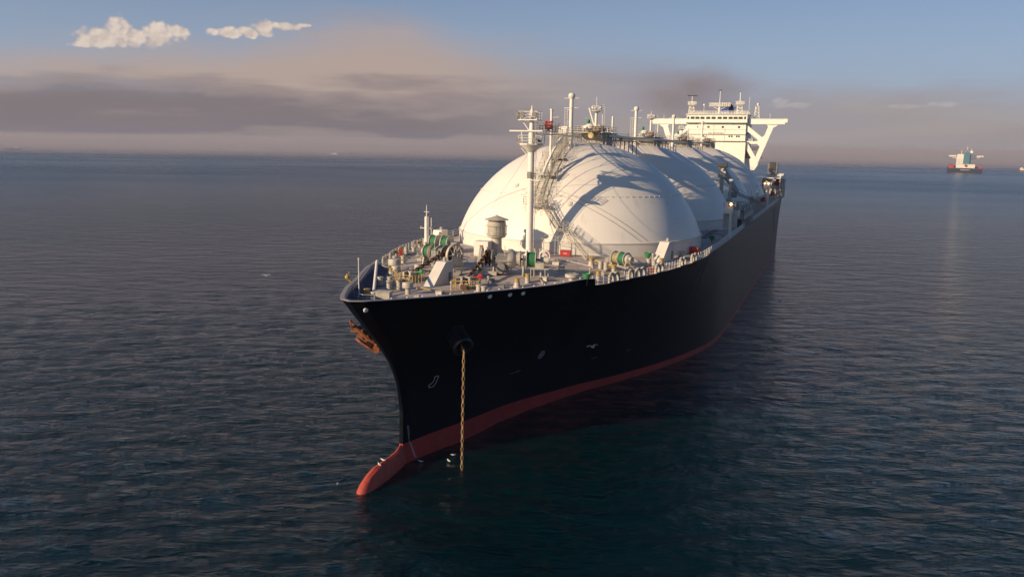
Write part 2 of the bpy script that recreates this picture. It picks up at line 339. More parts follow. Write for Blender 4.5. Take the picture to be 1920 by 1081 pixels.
# ------------------------------------------------------------------ sea
def make_sea():
    rs = [0.]; r = 14.
    while r < 1500: rs.append(r); r *= 1.0062
    while r < 90000: rs.append(r); r *= 1.12
    rs = np.array(rs)
    az = np.concatenate([np.linspace(-.40 - .98, -.40 + .98, 470), np.linspace(-.40 + .98, -.40 - .98 + 2 * np.pi, 60)[1:-1]])
    A, RR = np.meshgrid(az, rs[1:], indexing='ij')
    X = CAM.x + RR * np.sin(A); Y = CAM.y + RR * np.cos(A); Z = np.zeros_like(X)
    rng = np.random.RandomState(3)
    space = RR * .0062
    for i in range(110):
        lam = .8 * (5 / .8) ** rng.rand(); th = -.50 + rng.randn() * .60
        k = 2 * np.pi / lam; a = .0022 * lam ** .9 * (0.6 + .8 * rng.rand())
        if lam > 4: a *= .5
        f = np.clip((lam / space - 2.6) / 2.5, 0, 1)
        Z += a * f * np.sin(k * (X * np.sin(th) + Y * np.cos(th)) + rng.rand() * 6.283)
    Z += .10 * (np.abs(Z) ** 1.2) * 2 - .02
    na, nr = X.shape
    V = np.stack([X.ravel(), Y.ravel(), Z.ravel()], 1)
    V = np.vstack([V, [[CAM.x, CAM.y, 0]]]); c = len(V) - 1
    ii = np.arange(na); jj = (ii + 1) % na; kk = np.arange(nr - 1)
    I, K = np.meshgrid(ii, kk, indexing='ij'); J = jj[I]
    F = np.stack([I * nr + K, I * nr + K + 1, J * nr + K + 1, J * nr + K], -1).reshape(-1, 4)
    me = bpy.data.meshes.new('sea')
    tri = np.stack([np.full(na, c), ii * nr, jj * nr], 1)
    me.vertices.add(len(V)); me.vertices.foreach_set('co', V.ravel())
    nl = len(F) * 4 + len(tri) * 3; me.loops.add(nl); me.loops.foreach_set('vertex_index', np.concatenate([F.ravel(), tri.ravel()]))
    me.polygons.add(len(F) + len(tri)); st = np.concatenate([np.arange(len(F)) * 4, len(F) * 4 + np.arange(len(tri)) * 3])
    me.polygons.foreach_set('loop_start', st)
    me.polygons.foreach_set('use_smooth', [True] * (len(F) + len(tri)))
    me.update(calc_edges=True); me.validate()
    m = bpy.data.materials.new('sea_water'); m.use_nodes = True; t = m.node_tree; b = t.nodes['Principled BSDF']
    b.inputs['Base Color'].default_value = (.0001, .0105, .0135, 1); b.inputs['Roughness'].default_value = .11; b.inputs['IOR'].default_value = 1.333
    b.inputs['Specular IOR Level'].default_value = .5; b.inputs['Specular Tint'].default_value = (.66, .88, 1.0, 1)
    g_ = t.nodes.new('ShaderNodeNewGeometry')
    def warped(sx, rot):       # stretch along the crests, which lie across the wind
        m1 = t.nodes.new('ShaderNodeMapping'); m1.inputs['Rotation'].default_value = (0, 0, rot); t.links.new(g_.outputs['Position'], m1.inputs[0])
        m2 = t.nodes.new('ShaderNodeMapping'); m2.inputs['Scale'].default_value = (sx, 1, 1); t.links.new(m1.outputs[0], m2.inputs[0]); return m2.outputs[0]
    def nz(scale, sx, det, rot=.3, rough=.5, kind='FBM', dist=.3):
        n = t.nodes.new('ShaderNodeTexNoise'); n.noise_type = kind; n.inputs['Scale'].default_value = scale
        n.inputs['Detail'].default_value = det; n.inputs['Roughness'].default_value = rough; n.inputs['Distortion'].default_value = dist; t.links.new(warped(sx, rot), n.inputs['Vector']); return n.outputs['Fac']
    def bump(h, dist, stg, prev=None):
        bn = t.nodes.new('ShaderNodeBump'); bn.inputs['Distance'].default_value = dist; bn.inputs['Strength'].default_value = stg
        t.links.new(h, bn.inputs['Height'])
        if prev: t.links.new(prev, bn.inputs['Normal'])
        return bn.outputs[0]
    b1 = bump(nz(.21, .42, 8, -.40, .60), 2.2, 1.0); b2 = bump(nz(1.0, .42, 5, -.30, .6, 'RIDGED_MULTIFRACTAL', .5), .28, 1.0, b1); b3 = b2
    t.links.new(b3, b.inputs['Normal'])
    ln0 = t.nodes.new('ShaderNodeVectorMath'); ln0.operation = 'LENGTH'; t.links.new(g_.outputs['Position'], ln0.inputs[0])      # the chop dies down offshore
    for q in [n for n in t.nodes if n.bl_idname == 'ShaderNodeBump']:
        ms_ = t.nodes.new('ShaderNodeMapRange'); ms_.inputs[1].default_value = 150; ms_.inputs[2].default_value = 1400; ms_.inputs[3].default_value = 1; ms_.inputs[4].default_value = .22
        t.links.new(ln0.outputs['Value'], ms_.inputs[0]); t.links.new(ms_.outputs[0], q.inputs['Strength'])
    # broad calm and ruffled patches change the gloss
    pn = nz(.006, .35, 4, -.4); mr = t.nodes.new('ShaderNodeMapRange'); t.links.new(pn, mr.inputs[0]); mr.inputs[1].default_value = .35; mr.inputs[2].default_value = .65
    mr.inputs[3].default_value = .02; mr.inputs[4].default_value = .07; 
    ln = t.nodes.new('ShaderNodeVectorMath'); ln.operation = 'LENGTH'; t.links.new(g_.outputs['Position'], ln.inputs[0])      # open water beyond the ship's lee is choppier
    mf = t.nodes.new('ShaderNodeMapRange'); mf.inputs[1].default_value = 60; mf.inputs[2].default_value = 900; mf.inputs[3].default_value = 0; mf.inputs[4].default_value = .22; t.links.new(ln.outputs['Value'], mf.inputs[0])
    ad = t.nodes.new('ShaderNodeMath'); ad.operation = 'ADD'; t.links.new(mr.outputs[0], ad.inputs[0]); t.links.new(mf.outputs[0], ad.inputs[1]); t.links.new(ad.outputs[0], b.inputs['Roughness'])
    me.materials.append(m)
    o = bpy.data.objects.new('sea', me); col.objects.link(o); tag(o, kind='structure'); return o
make_sea()

# ------------------------------------------------------------------ hull form
STEM = [(-6, .4), (0, .4), (2.4, .4), (6.5, .5), (9.9, -.2), (12.3, -1.5), (14.7, -3.5), (18.4, -7.2), (20.7, -9.4), (23, -11.5)]
DK = [(0, 0), (0.4, 0.96), (1.34, 1.83), (2.28, 2.52), (3.2, 3.11), (5.03, 4.25), (6.83, 5.41), (9.93, 7.13), (13.93, 9.3), (17.93, 11.76), (22.03, 14.04), (25.56, 15.44), (27.93, 17.46), (32.11, 19.32), (35.12, 20.69), (39.26, 22.14), (46.36, 23.83), (56.52, 25.11), (68, 25), (80, 25), (240, 25), (258, 24.4), (274, 23), (288, 21)]
WL = [(0, .25), (1.7, .7), (5.9, 2.0), (8.7, 2.95), (14.3, 4.05), (18.5, 4.85), (23, 6.1), (27.7, 7.75), (34.3, 10.25), (40.8, 13.2), (50, 17.4), (57.5, 20.2), (65, 22.5), (73, 24.2), (83, 25), (215, 25), (235, 24.4), (250, 22.6), (262, 18), (272, 12), (288, 6)]
def smt(T):      # denser, rounded version of a table
    xs = np.array([a for a, b in T], float); ys = np.array([b for a, b in T], float)
    m = np.gradient(ys, xs); out = []
    for i in range(len(xs) - 1):
        h = xs[i + 1] - xs[i]; sl = (ys[i + 1] - ys[i]) / h
        m0 = np.clip(m[i], 0 if sl >= 0 else 3 * sl, 3 * sl if sl >= 0 else 0) if i > 0 else m[i]
        m1 = np.clip(m[i + 1], 0 if sl >= 0 else 3 * sl, 3 * sl if sl >= 0 else 0)
        for t_ in (0, .25, .5, .75):
            a = 2 * t_ ** 3 - 3 * t_ ** 2 + 1; b = t_ ** 3 - 2 * t_ ** 2 + t_; c = -2 * t_ ** 3 + 3 * t_ ** 2; d = t_ ** 3 - t_ ** 2
            out.append((float(xs[i] + t_ * h), float(a * ys[i] + b * h * m0 + c * ys[i + 1] + d * h * m1)))
    out.append((float(xs[-1]), float(ys[-1]))); return out
DKs = smt(DK); WLs = smt(WL)
def lerp(T, x):
    if x <= T[0][0]: return T[0][1]
    lo, hi = 0, len(T) - 1
    if x >= T[-1][0]: return T[-1][1]
    while hi - lo > 1:
        md = (lo + hi) // 2
        if T[md][0] <= x: lo = md
        else: hi = md
    (a, b), (c, d) = T[lo], T[hi]; return b + (d - b) * (x - a) / (c - a)
def hw(z): return max(0, min(1.1, z / 20.)) ** 1.7
def bdz(d, z): k = hw(z); return lerp(WLs, d) * (1 - k) + lerp(DKs, d) * k
def sof(d, z):
    f = min(1, max(0, d / 70)); f = f * f * (3 - 2 * f); return d + lerp(STEM, z) * (1 - f)
def halfb(s, z):
    lo, hi = -.01, 300
    for _ in range(36):
        m_ = (lo + hi) / 2
        if sof(m_, z) < s: lo = m_
        else: hi = m_
    return bdz((lo + hi) / 2, z)
def zde(s): return 18.6 + .9 * max(0, min(1, (14 - s) / 23)) ** 1.3
def dlow(s): return .5 * max(0, min(1, (20.5 - s) / 4))
def zde2(s): return zde(s) - dlow(s)
def camber(s): return .35 + .45 * max(0, min(1, s / 40))
def zdk(p, s):
    b = max(.5, halfb(s, zde2(s))); return zde2(s) + camber(s) * max(0, 1 - (p / max(b, 8)) ** 2) * min(1, b / 8)
BULW = 21.2      # where the forward bulwark ends
def ztop(s): return zde(s) + (1.2 if s < BULW else .12)
STERN = 280.
ship = tag(empty('gas_carrier'), 'huge gas carrier with four white domes, black hull and red waterline stripe', 'ship')

def make_hull():
    ds = [x for x, _ in DKs if x < 90]; ds = sorted(set([round(v, 3) for v in ds + [.05, .25, .6, 1.3, 2.0]]))
    ds += list(np.arange(92, 232, 7)) + list(np.arange(232, 280.5, 3))
    def red(s): return lerp([(0, 2.45), (9, 2.55), (18, 2.15), (28, 1.65), (41, 1.12), (65, .95), (85, .78), (288, .78)], s)
    nz_ = 30; mb = MB(); G = []
    for sg in (-1, 1):
        rows = []
        for d in ds:
            srow = sof(d, 19.5); zt = ztop(srow); zr = red(d)
            zs = [-7, -4, -2, -.8, 0, zr * .5, zr] + [zr + (zt - zr) * (k / 20) for k in range(1, 21)]
            rows.append([mb_pt(sg, d, z) for z in zs])
        G.append(rows)
    def addgrid(rows, j0, j1, flip):
        vs = [p for r_ in rows for p in r_[j0:j1 + 1]]; n = j1 - j0 + 1; fs = []
        for i in range(len(rows) - 1):
            for j in range(n - 1):
                fs.append((i * n + j, (i + 1) * n + j, (i + 1) * n + j + 1, i * n + j + 1))
        mb.add(vs, fs)
    for rows in G:
        mb.use(1); addgrid(rows, 0, 6, False); mb.use(0); addgrid(rows, 6, len(rows[0]) - 1, False)
    # transom and stem closing strips
    a = G[0][-1]; b = G[1][-1]; n = len(a)
    mb.use(1); mb.add(a[:7] + b[:7], [(j, j + 1, 7 + j + 1, 7 + j) for j in range(6)])
    mb.use(0); mb.add(a[6:] + b[6:], [(j, j + 1, n - 6 + j + 1, n - 6 + j) for j in range(n - 7)])
    a = G[0][0]; b = G[1][0]
    mb.use(1); mb.add(a[:7] + b[:7], [(j, j + 1, 7 + j + 1, 7 + j) for j in range(6)])
    mb.use(0); mb.add(a[6:] + b[6:], [(j, j + 1, n - 6 + j + 1, n - 6 + j) for j in range(n - 7)])
    o = mb.build('hull', ['hull_black', 'boot_red'], ship, smooth=False, recalc=False)
    me = o.data; b_ = bmesh.new(); b_.from_mesh(me); bmesh.ops.remove_doubles(b_, verts=b_.verts, dist=.002); bmesh.ops.recalc_face_normals(b_, faces=b_.faces); b_.to_mesh(me); b_.free()
    me.polygons.foreach_set('use_smooth', [True] * len(me.polygons)); me.set_sharp_from_angle(angle=R(50))
def mb_pt(sg, d, z): return (sg * bdz(d, z), sof(d, z), z)
make_hull()

def make_bulb():
    st = [(.9, 2.5, .9), (.4, 2.4, 1.1), (-.6, 1.95, 1.5), (-1.8, 1.8, 1.8), (-3.2, 1.78, 2.1), (-5, 1.72, 2.35), (-6.3, 1.4, 2.4), (-7.3, .95, 2.35), (-8.0, .35, 2.2), (-8.6, -.4, 1.85), (-9.1, -1.6, 1.35), (-9.4, -3.0, .6), (-9.45, -3.4, .1)]
    st = [(6, 1.4, .6), (3, 2.0, .8)] + st
    mb = MB(); vs = []; n = 24
    for y, zt, hwid in st:
        hwid *= .47; zb = -8 if zt > -2.9 else -4.5; zc = (zt + zb) / 2; hh = (zt - zb) / 2
        for i in range(n):
            an = 2 * math.pi * i / n; c, s_ = math.cos(an), math.sin(an)
            vs.append((hwid * math.copysign(abs(c) ** .8, c), y, zc + hh * math.copysign(abs(s_) ** .9, s_)))
    fs = [(k * n + i, k * n + (i + 1) % n, (k + 1) * n + (i + 1) % n, (k + 1) * n + i) for k in range(len(st) - 1) for i in range(n)]
    fs += [tuple(range((len(st) - 1) * n, len(st) * n))]
    mb.add(vs, fs).build('bulbous_bow', 'bulb_red', ship)
make_bulb()

def make_deck():
    mb = MB(); ss = [-8.9, -8.6, -8, -7, -5.5, -4, -2, 0, 3, 6, 9, 12, 15, 18, 21, 24, 28, 32, 36, 40, 45, 50, 56, 62, 70, 80, 95, 110, 125, 140, 155, 170, 185, 200, 215, 230, 245, 260, 270, 279.5]
    n = 12; vs = []
    for s in ss:
        b = max(.05, halfb(s, zde2(s)) - .12)
        for i in range(n + 1):
            p = b * (2 * i / n - 1); vs.append((p, max(s, lerp(STEM, zde2(s)) + .15), zdk(p, s) if abs(p) < b - 1e-3 else zde2(s)))
    fs = [(k * (n + 1) + i, k * (n + 1) + i + 1, (k + 1) * (n + 1) + i + 1, (k + 1) * (n + 1) + i) for k in range(len(ss) - 1) for i in range(n)]
    mb.add(vs, fs).build('deck', 'deck_paint', ship, smooth=True)
make_deck()

def make_bulwark():
    # inner navy plating, grey cap rail and the stiffening knees
    ss = [-9.15, -9.0, -8.7, -8.2, -7.5, -6.5, -5, -3.5, -2, 0, 1, 2, 3, 4, 5, 6.5, 7.5, 9, 10.5, 12, 13.5, 15, 16, 17, 18, 19, 20, BULW]
    mb = MB(); cap = MB()
    for sg in (-1, 1):
        vi = []; vo = []
        for s in ss:
            zt = ztop(s); bt = halfb(s, zt); bb = halfb(s, zde2(s))
            vi += [(sg * max(0, bb - .24), max(s + .12, lerp(STEM, zde2(s)) + .35), zde2(s) - .05), (sg * max(0, bt - .2), s + .1, zt - .02)]
            vo.append((sg * bt, s, zt))
        mb.add(vi, [(2 * i, 2 * i + 1, 2 * i + 3, 2 * i + 2) for i in range(len(ss) - 1)])
        pts = [Vector(v) for v in vo]
        if sg == 1: capp = [Vector(v) for v in reversed(pts_l)] + [Vector((0, sof(0, ztop(-9.3)) - .03, ztop(-9.3)))] + pts
        else: pts_l = pts
    # cap rail as a swept flat bar
    vs = []
    for i, p in enumerate(capp):
        a = capp[max(0, i - 1)]; b = capp[min(len(capp) - 1, i + 1)]; t = (b - a); t.z = 0; t.normalize(); nrm = Vector((-t.y, t.x, 0))
        for o_, h in ((-.10, .0), (.34, .0), (.34, .07), (-.10, .07)): vs.append(p + nrm * o_ + Vector((0, 0, h)))
    k = len(capp); fs = [(4 * i + j, 4 * i + (j + 1) % 4, 4 * i + 4 + (j + 1) % 4, 4 * i + 4 + j) for i in range(k - 1) for j in range(4)] + [(0, 1, 2, 3), (4 * k - 4, 4 * k - 3, 4 * k - 2, 4 * k - 1)]
    B = empty('bulwark', (0, 0, 0), parent=ship)
    mb.build('inner_plating', 'bulwark_navy', B); cap.add(vs, fs).build('cap_rail', 'rim_grey', B)
    kn = MB()
    s = -7.0
    while s < BULW - .3:
        for sg in (-1, 1):
            zt = ztop(s); bt = halfb(s, zt) - .13; bb = halfb(s, zde2(s)) - .13; zd = zde2(s)
            if bb < 1.6: continue
            kn.prism([(bt, zt - .05), (bb, zd), (bb - 1.0, zd + .05), (bb - .95, zd + .14), (bt - .12, zt - .1)], (0, s, 0), (sg, 0, 0), (0, 0, 1), (0, .05, 0))
        s += 1.15
    build_split(kn, 'stiffener', 'bulwark_grey', B, smooth=False)
make_bulwark()

# ------------------------------------------------------------------ writing and marks on the hull
def hull_p(s, z): return halfb(s, z)
def hull_marks():
    def strip(mb, a, b, wd):      # a painted line between two (s, z) points on the port side
        a = Vector(a); b = Vector(b); t = (b - a).normalized(); n_ = Vector((-t.y, t.x)) * wd / 2; m_ = max(1, int((b - a).length / .25))
        vs = []
        for i in range(m_ + 1):
            q = a.lerp(b, i / m_)
            for k in (-1, 1):
                r_ = q + n_ * k; vs.append((hull_p(r_.x, r_.y) + .03, r_.x - .02, r_.y))
        mb.add(vs, [(2 * i, 2 * i + 1, 2 * i + 3, 2 * i + 2) for i in range(m_)])
    # thruster mark: a ring with a cross in it
    mb = MB(); c = (24.05, 8.2); r_ = .5; n = 20
    for i in range(n):
        a0, a1 = 2 * math.pi * i / n, 2 * math.pi * (i + 1) / n
        strip(mb, (c[0] + r_ * math.cos(a0), c[1] + r_ * math.sin(a0)), (c[0] + r_ * math.cos(a1), c[1] + r_ * math.sin(a1)), .10)
    strip(mb, (c[0] - .45, c[1]), (c[0] + .45, c[1]), .10); strip(mb, (c[0], c[1] - .45), (c[0], c[1] + .45), .10)
    mb.build('thruster_mark', 'mark_white', ship, smooth=False, recalc=False)
    # bulbous bow mark
    mb = MB(); P = [(4.3 + (a - 4.5) * .62, b) for a, b in [(4.6, 9.6), (5.55, 9.6), (5.2, 8.8), (4.75, 8.4), (3.7, 8.4), (3.55, 8.7), (4.3, 8.9), (4.65, 9.2), (4.6, 9.6)]]
    for a, b in zip(P, P[1:]): strip(mb, a, b, .07)
    mb.build('bulb_mark', 'mark_white', ship, smooth=False, recalc=False)
    mb = MB(); strip(mb, (18.6, 6.62), (20.8, 6.62), .07); strip(mb, (20.2, 6.4), (20.2, 6.85), .06); mb.build('tug_push_mark', 'mark_faded', ship, smooth=False, recalc=False)
    for a_, b_ in (((36, 5.15), (37.3, 5.15)), ((43.6, 5.0), (44.6, 5.0))): mb = MB(); strip(mb, a_, b_, .07); mb.build('tug_push_mark', 'mark_faded', ship, smooth=False, recalc=False)
    for k, (s, z) in enumerate(((83.7, 6.6), (118, 7.0))):
        mb = MB()
        strip(mb, (s - 1, z - 1), (s - 1, z + 1.2), .3); strip(mb, (s - 1, z + 1.2), (s + 1, z - 1), .3); strip(mb, (s + 1, z - 1), (s + 1, z + 1.4), .3)
        strip(mb, (s - 1, z - 1.2), (s - 1, z - 5.8), .12)
        mb.build('midship_mark', 'mark_green', ship, smooth=False, recalc=False)
    # draught numerals climbing the bow
    def text_mesh(body, size, place, name, matn, parent=ship):
        cu = bpy.data.curves.new('t', 'FONT'); cu.body = body; cu.size = size; cu.align_x = 'CENTER'; cu.align_y = 'CENTER'
        ob = bpy.data.objects.new('t', cu); col.objects.link(ob); dg = bpy.context.evaluated_depsgraph_get()
        me = bpy.data.meshes.new_from_object(ob.evaluated_get(dg)); vs = [tuple(v.co) for v in me.vertices]; fs = [tuple(p.vertices) for p in me.polygons]
        bpy.data.objects.remove(ob); bpy.data.meshes.remove(me); m_ = MB(); m_.add([place(x, y) for x, y, z in vs], fs); return m_
    allm = MB(); k = 0
    z = .3
    while z < 4.4:
        num = str(int(round(76 + z * 10)) // 2 * 2 % 100); s0 = 2.45 - z * .42 if z < 2.4 else 1.35 - (z - 2.4) * .12
        m_ = text_mesh(num, .30, lambda x, y: (hull_p(s0 + x, z + y) + .03, s0 + x - .02, z + y), 'n', 'mark_white'); allm.add(m_.v, m_.f); z += .27
    allm.build('draught_marks', 'mark_white', ship, smooth=False, recalc=False)
    return text_mesh
text_mesh = hull_marks()

# ------------------------------------------------------------------ cargo domes
S1 = 65.9; DP = 44.6; RS = 22.05; ZC = 13.93; RD = 23.17; ZCR = 21.2
def dome(k):
    y = S1 + k * DP; c = (0, y, 0); mb = MB(); prof = []
    a0 = math.asin((ZCR - ZC) / RD); mseg = 26
    for i in range(mseg + 1):
        a = a0 + (math.pi / 2 - a0) * i / mseg; prof.append((RD * math.cos(a), ZC + RD * math.sin(a) - 0))
    d = mb.lathe((0, 0, 0), prof, 128).build('tank_dome', 'dome_white', ship, loc=c, ang=60)
    sk = MB().lathe((0, 0, 0), [(RS + .12, 18.3), (RS + .12, ZCR - .14), (RS + .22, ZCR - .12), (RS + .22, ZCR), (RS - .1, ZCR + .02)], 128).build('skirt', 'skirt_white', d, ang=30)
    # ring seam with its lugs, bearer seam lines
    rg = MB(); zr = 28.3; rr = math.sqrt(RD ** 2 - (zr - ZC) ** 2)
    rg.ring((0, 0, zr), rr + .02, .035, 128, k=4)
    for i in range(96):
        a = 2 * math.pi * i / 96; rg.box(((rr + .07) * math.cos(a), (rr + .07) * math.sin(a), zr), (.16, .10, .12), a)
    rg.build('lug_ring', 'skirt_white', d, smooth=False)
    return d
domes = [dome(k) for k in range(4)]
def on_dome(az, el, off=0.):       # a point over a dome in the dome's own frame
    return Vector(((RD + off) * math.cos(el) * math.cos(az), (RD + off) * math.cos(el) * math.sin(az), ZC + (RD + off) * math.sin(el)))
def sphz(p, s, off=0.):            # height of the first dome above (p, s)
    r2 = (RD + off) ** 2 - p * p - s * s; return ZC + math.sqrt(max(r2, 0))

# crown equipment of each dome
def crown(k):
    d = domes[k]; sc_ = (1, .96, .96, .96)[k]
    tr = MB().lathe((.6, 7.5, 0), [(2.9, 34.5), (2.9, 38.5), (3.0, 38.55), (3.0, 38.7), (.3, 38.75)], 28)
    for i in range(14):
        a = 2 * math.pi * i / 14; tr.box((.6 + 2.95 * math.cos(a), 7.5 + 2.95 * math.sin(a), 37.1), (.1, .1, 2.3), a)
    tr.build('dome_trunk', 'machine_cream', d)
    pl = MB(); pl.box((.2, 6.8, 38.85), (6.4, 10.6, .14))
    pl.build('crown_platform', 'machine_cream', d, smooth=False)
    rl = MB(); rl.rail([(-2.9, 1.6, 38.9), (-2.9, 12, 38.9), (3.3, 12, 38.9), (3.3, 1.6, 38.9)], 1.1, 1.3, .035, closed=True); lg = MB()
    for i in range(4):
        for sx in (-2.7, 3.1):
            yy = 2.0 + i * 3.2; zz = sphz(sx, yy); lg.cyl((sx, yy, zz - .2), (sx, yy, 38.85), .09, n=6)
            lg.cyl((sx, yy, zz + .3), (sx, yy + 1.4, 38.85), .05, n=5)
    build_split(lg, 'platform_leg', 'machine_cream', d)
    rl.build('platform_railing', 'machine_cream', d)
    # tall vent mast
    vx, vy, vt = (0, -6.6, 45.4) if k == 0 else (0, -3.6 if k < 3 else 2.5, (0, 45.6, 45.7, 45.8)[k])
    vm = MB(); z0 = sphz(vx, vy); vm.cyl((vx, vy, z0 - .3), (vx, vy, vt - .7), .36, .33, 16); vm.lathe((vx, vy, vt - 1.1), [(.34, 0), (.52, .25), (.62, .55), (.5, .85), (.2, 1.05)], 16)
    vm.cyl((vx, vy, z0 - .2), (vx, vy, z0 + .7), .6, .42, 14)
    for zz in (vt - .95, vt - 2.6): vm.ring((vx, vy, zz), .42, .05, 16)
    for zz, ln in ((vt - .95, 1.3), (vt - 2.6, 1.3)):
        vm.cyl((vx - ln, vy, zz), (vx + ln, vy, zz), .05, n=5)
    vm.build('vent_mast', 'white_paint', d)
    lad = MB()
    for sx in (-.25, .25): lad.cyl((vx - 1.05 + sx, vy + .3, 38.6), (vx - 1.05 + sx, vy + .3, vt - 2.5), .03, n=5)
    zz = 38.8
    while zz < vt - 2.6: lad.cyl((vx - 1.3, vy + .3, zz), (vx - .8, vy + .3, zz), .02, n=4); zz += .38
    for zz in (40.5, 42.5, vt - 2.6): lad.cyl((vx - .8, vy + .3, zz), (vx - .3, vy, zz), .03, n=4)
    lad.build('mast_ladder', 'white_paint', d)
    # lamp post with its cradle
    px_, py_, pt = ((0, 8.8, 44.3), (0, 12.2, 44.8), (-.5, 12, 43.4), (-.5, 10, 42))[k]
    lp = MB(); lp.cyl((px_, py_, 38.7), (px_, py_, pt - 1.4), .3, .26, 12); lp.lathe((px_, py_, pt - 1.7), [(.3, 0), (.9, .35), (1.0, .4), (1.0, .45), (.2, .5)], 14)
    lp.rail([(px_ + .95 * math.cos(a * math.pi / 4), py_ + .95 * math.sin(a * math.pi / 4), pt - 1.25) for a in range(8)], .9, 2, .03, 2, closed=True)
    lp.cyl((px_, py_, pt - 1.3), (px_, py_, pt + (1.3 if k == 0 else .4)), .06, n=6)
    if k == 0: lp.cyl((px_ - .1, py_, 39.6), (px_ - 1.35, py_ - .3, 43.6), .2, .16, 10)
    for a in (.6, 2.2, 3.9): lp.sph((px_ + .8 * math.cos(a), py_ + .8 * math.sin(a), pt - .7), .24, 8, 5)
    for sx in (1.1, 1.6): lp.cyl((px_ + sx, py_ + .2, 39.2), (px_ + sx, py_ + .2, pt - .6), .03, n=4)
    for j in range(14): lp.cyl((px_ + 1.1, py_ + .2, 39.5 + j * .36), (px_ + 1.6, py_ + .2, 39.5 + j * .36), .02, n=4)
    lp.build('lamp_post', 'white_paint', d)
    # valves, reliefs and small machinery on the platform
    rd = random.Random(40 + k)
    vg = MB()
    for i in range(12):
        x = rd.uniform(-2.3, 2.7); yv = rd.uniform(3.4, 11); h = rd.uniform(.5, 1.3); r_ = rd.uniform(.14, .35)
        vg.cyl((x, yv, 39.1), (x, yv, 39.1 + h), r_, n=10); vg.cyl((x - .5, yv, 39.1 + h * .7), (x + .5, yv, 39.1 + h * .7), r_ * .6, n=8); vg.ring((x, yv, 39.1 + h + .15), r_ * 1.1, .03, 10, k=4)
    build_split(vg, 'valve', 'machine_cream', d)
    MB().sph((.7, 2.4, 39.9), .7, 14, 8, (1.2, 1, .8)).cyl((.7, 2.4, 38.9), (.9, -1.2, 39.8), .3).build('relief_valve', 'white_paint', d)
    MB().cyl((.1, 3.4, 38.9), (.1, 3.4, 40.7), .26, n=10).sph((.1, 3.4, 40.9), .36, 10, 6).build('relief_bonnet', 'green_paint', d)
    MB().box((2.2, 2.8, 39.5), (1.2, 1.0, 1.1)).cyl((2.2, 2.3, 39.5), (2.2, 1.9, 39.5), .45, n=12).build('valve_actuator', 'brown_shade', d)
for k in range(4): crown(k)

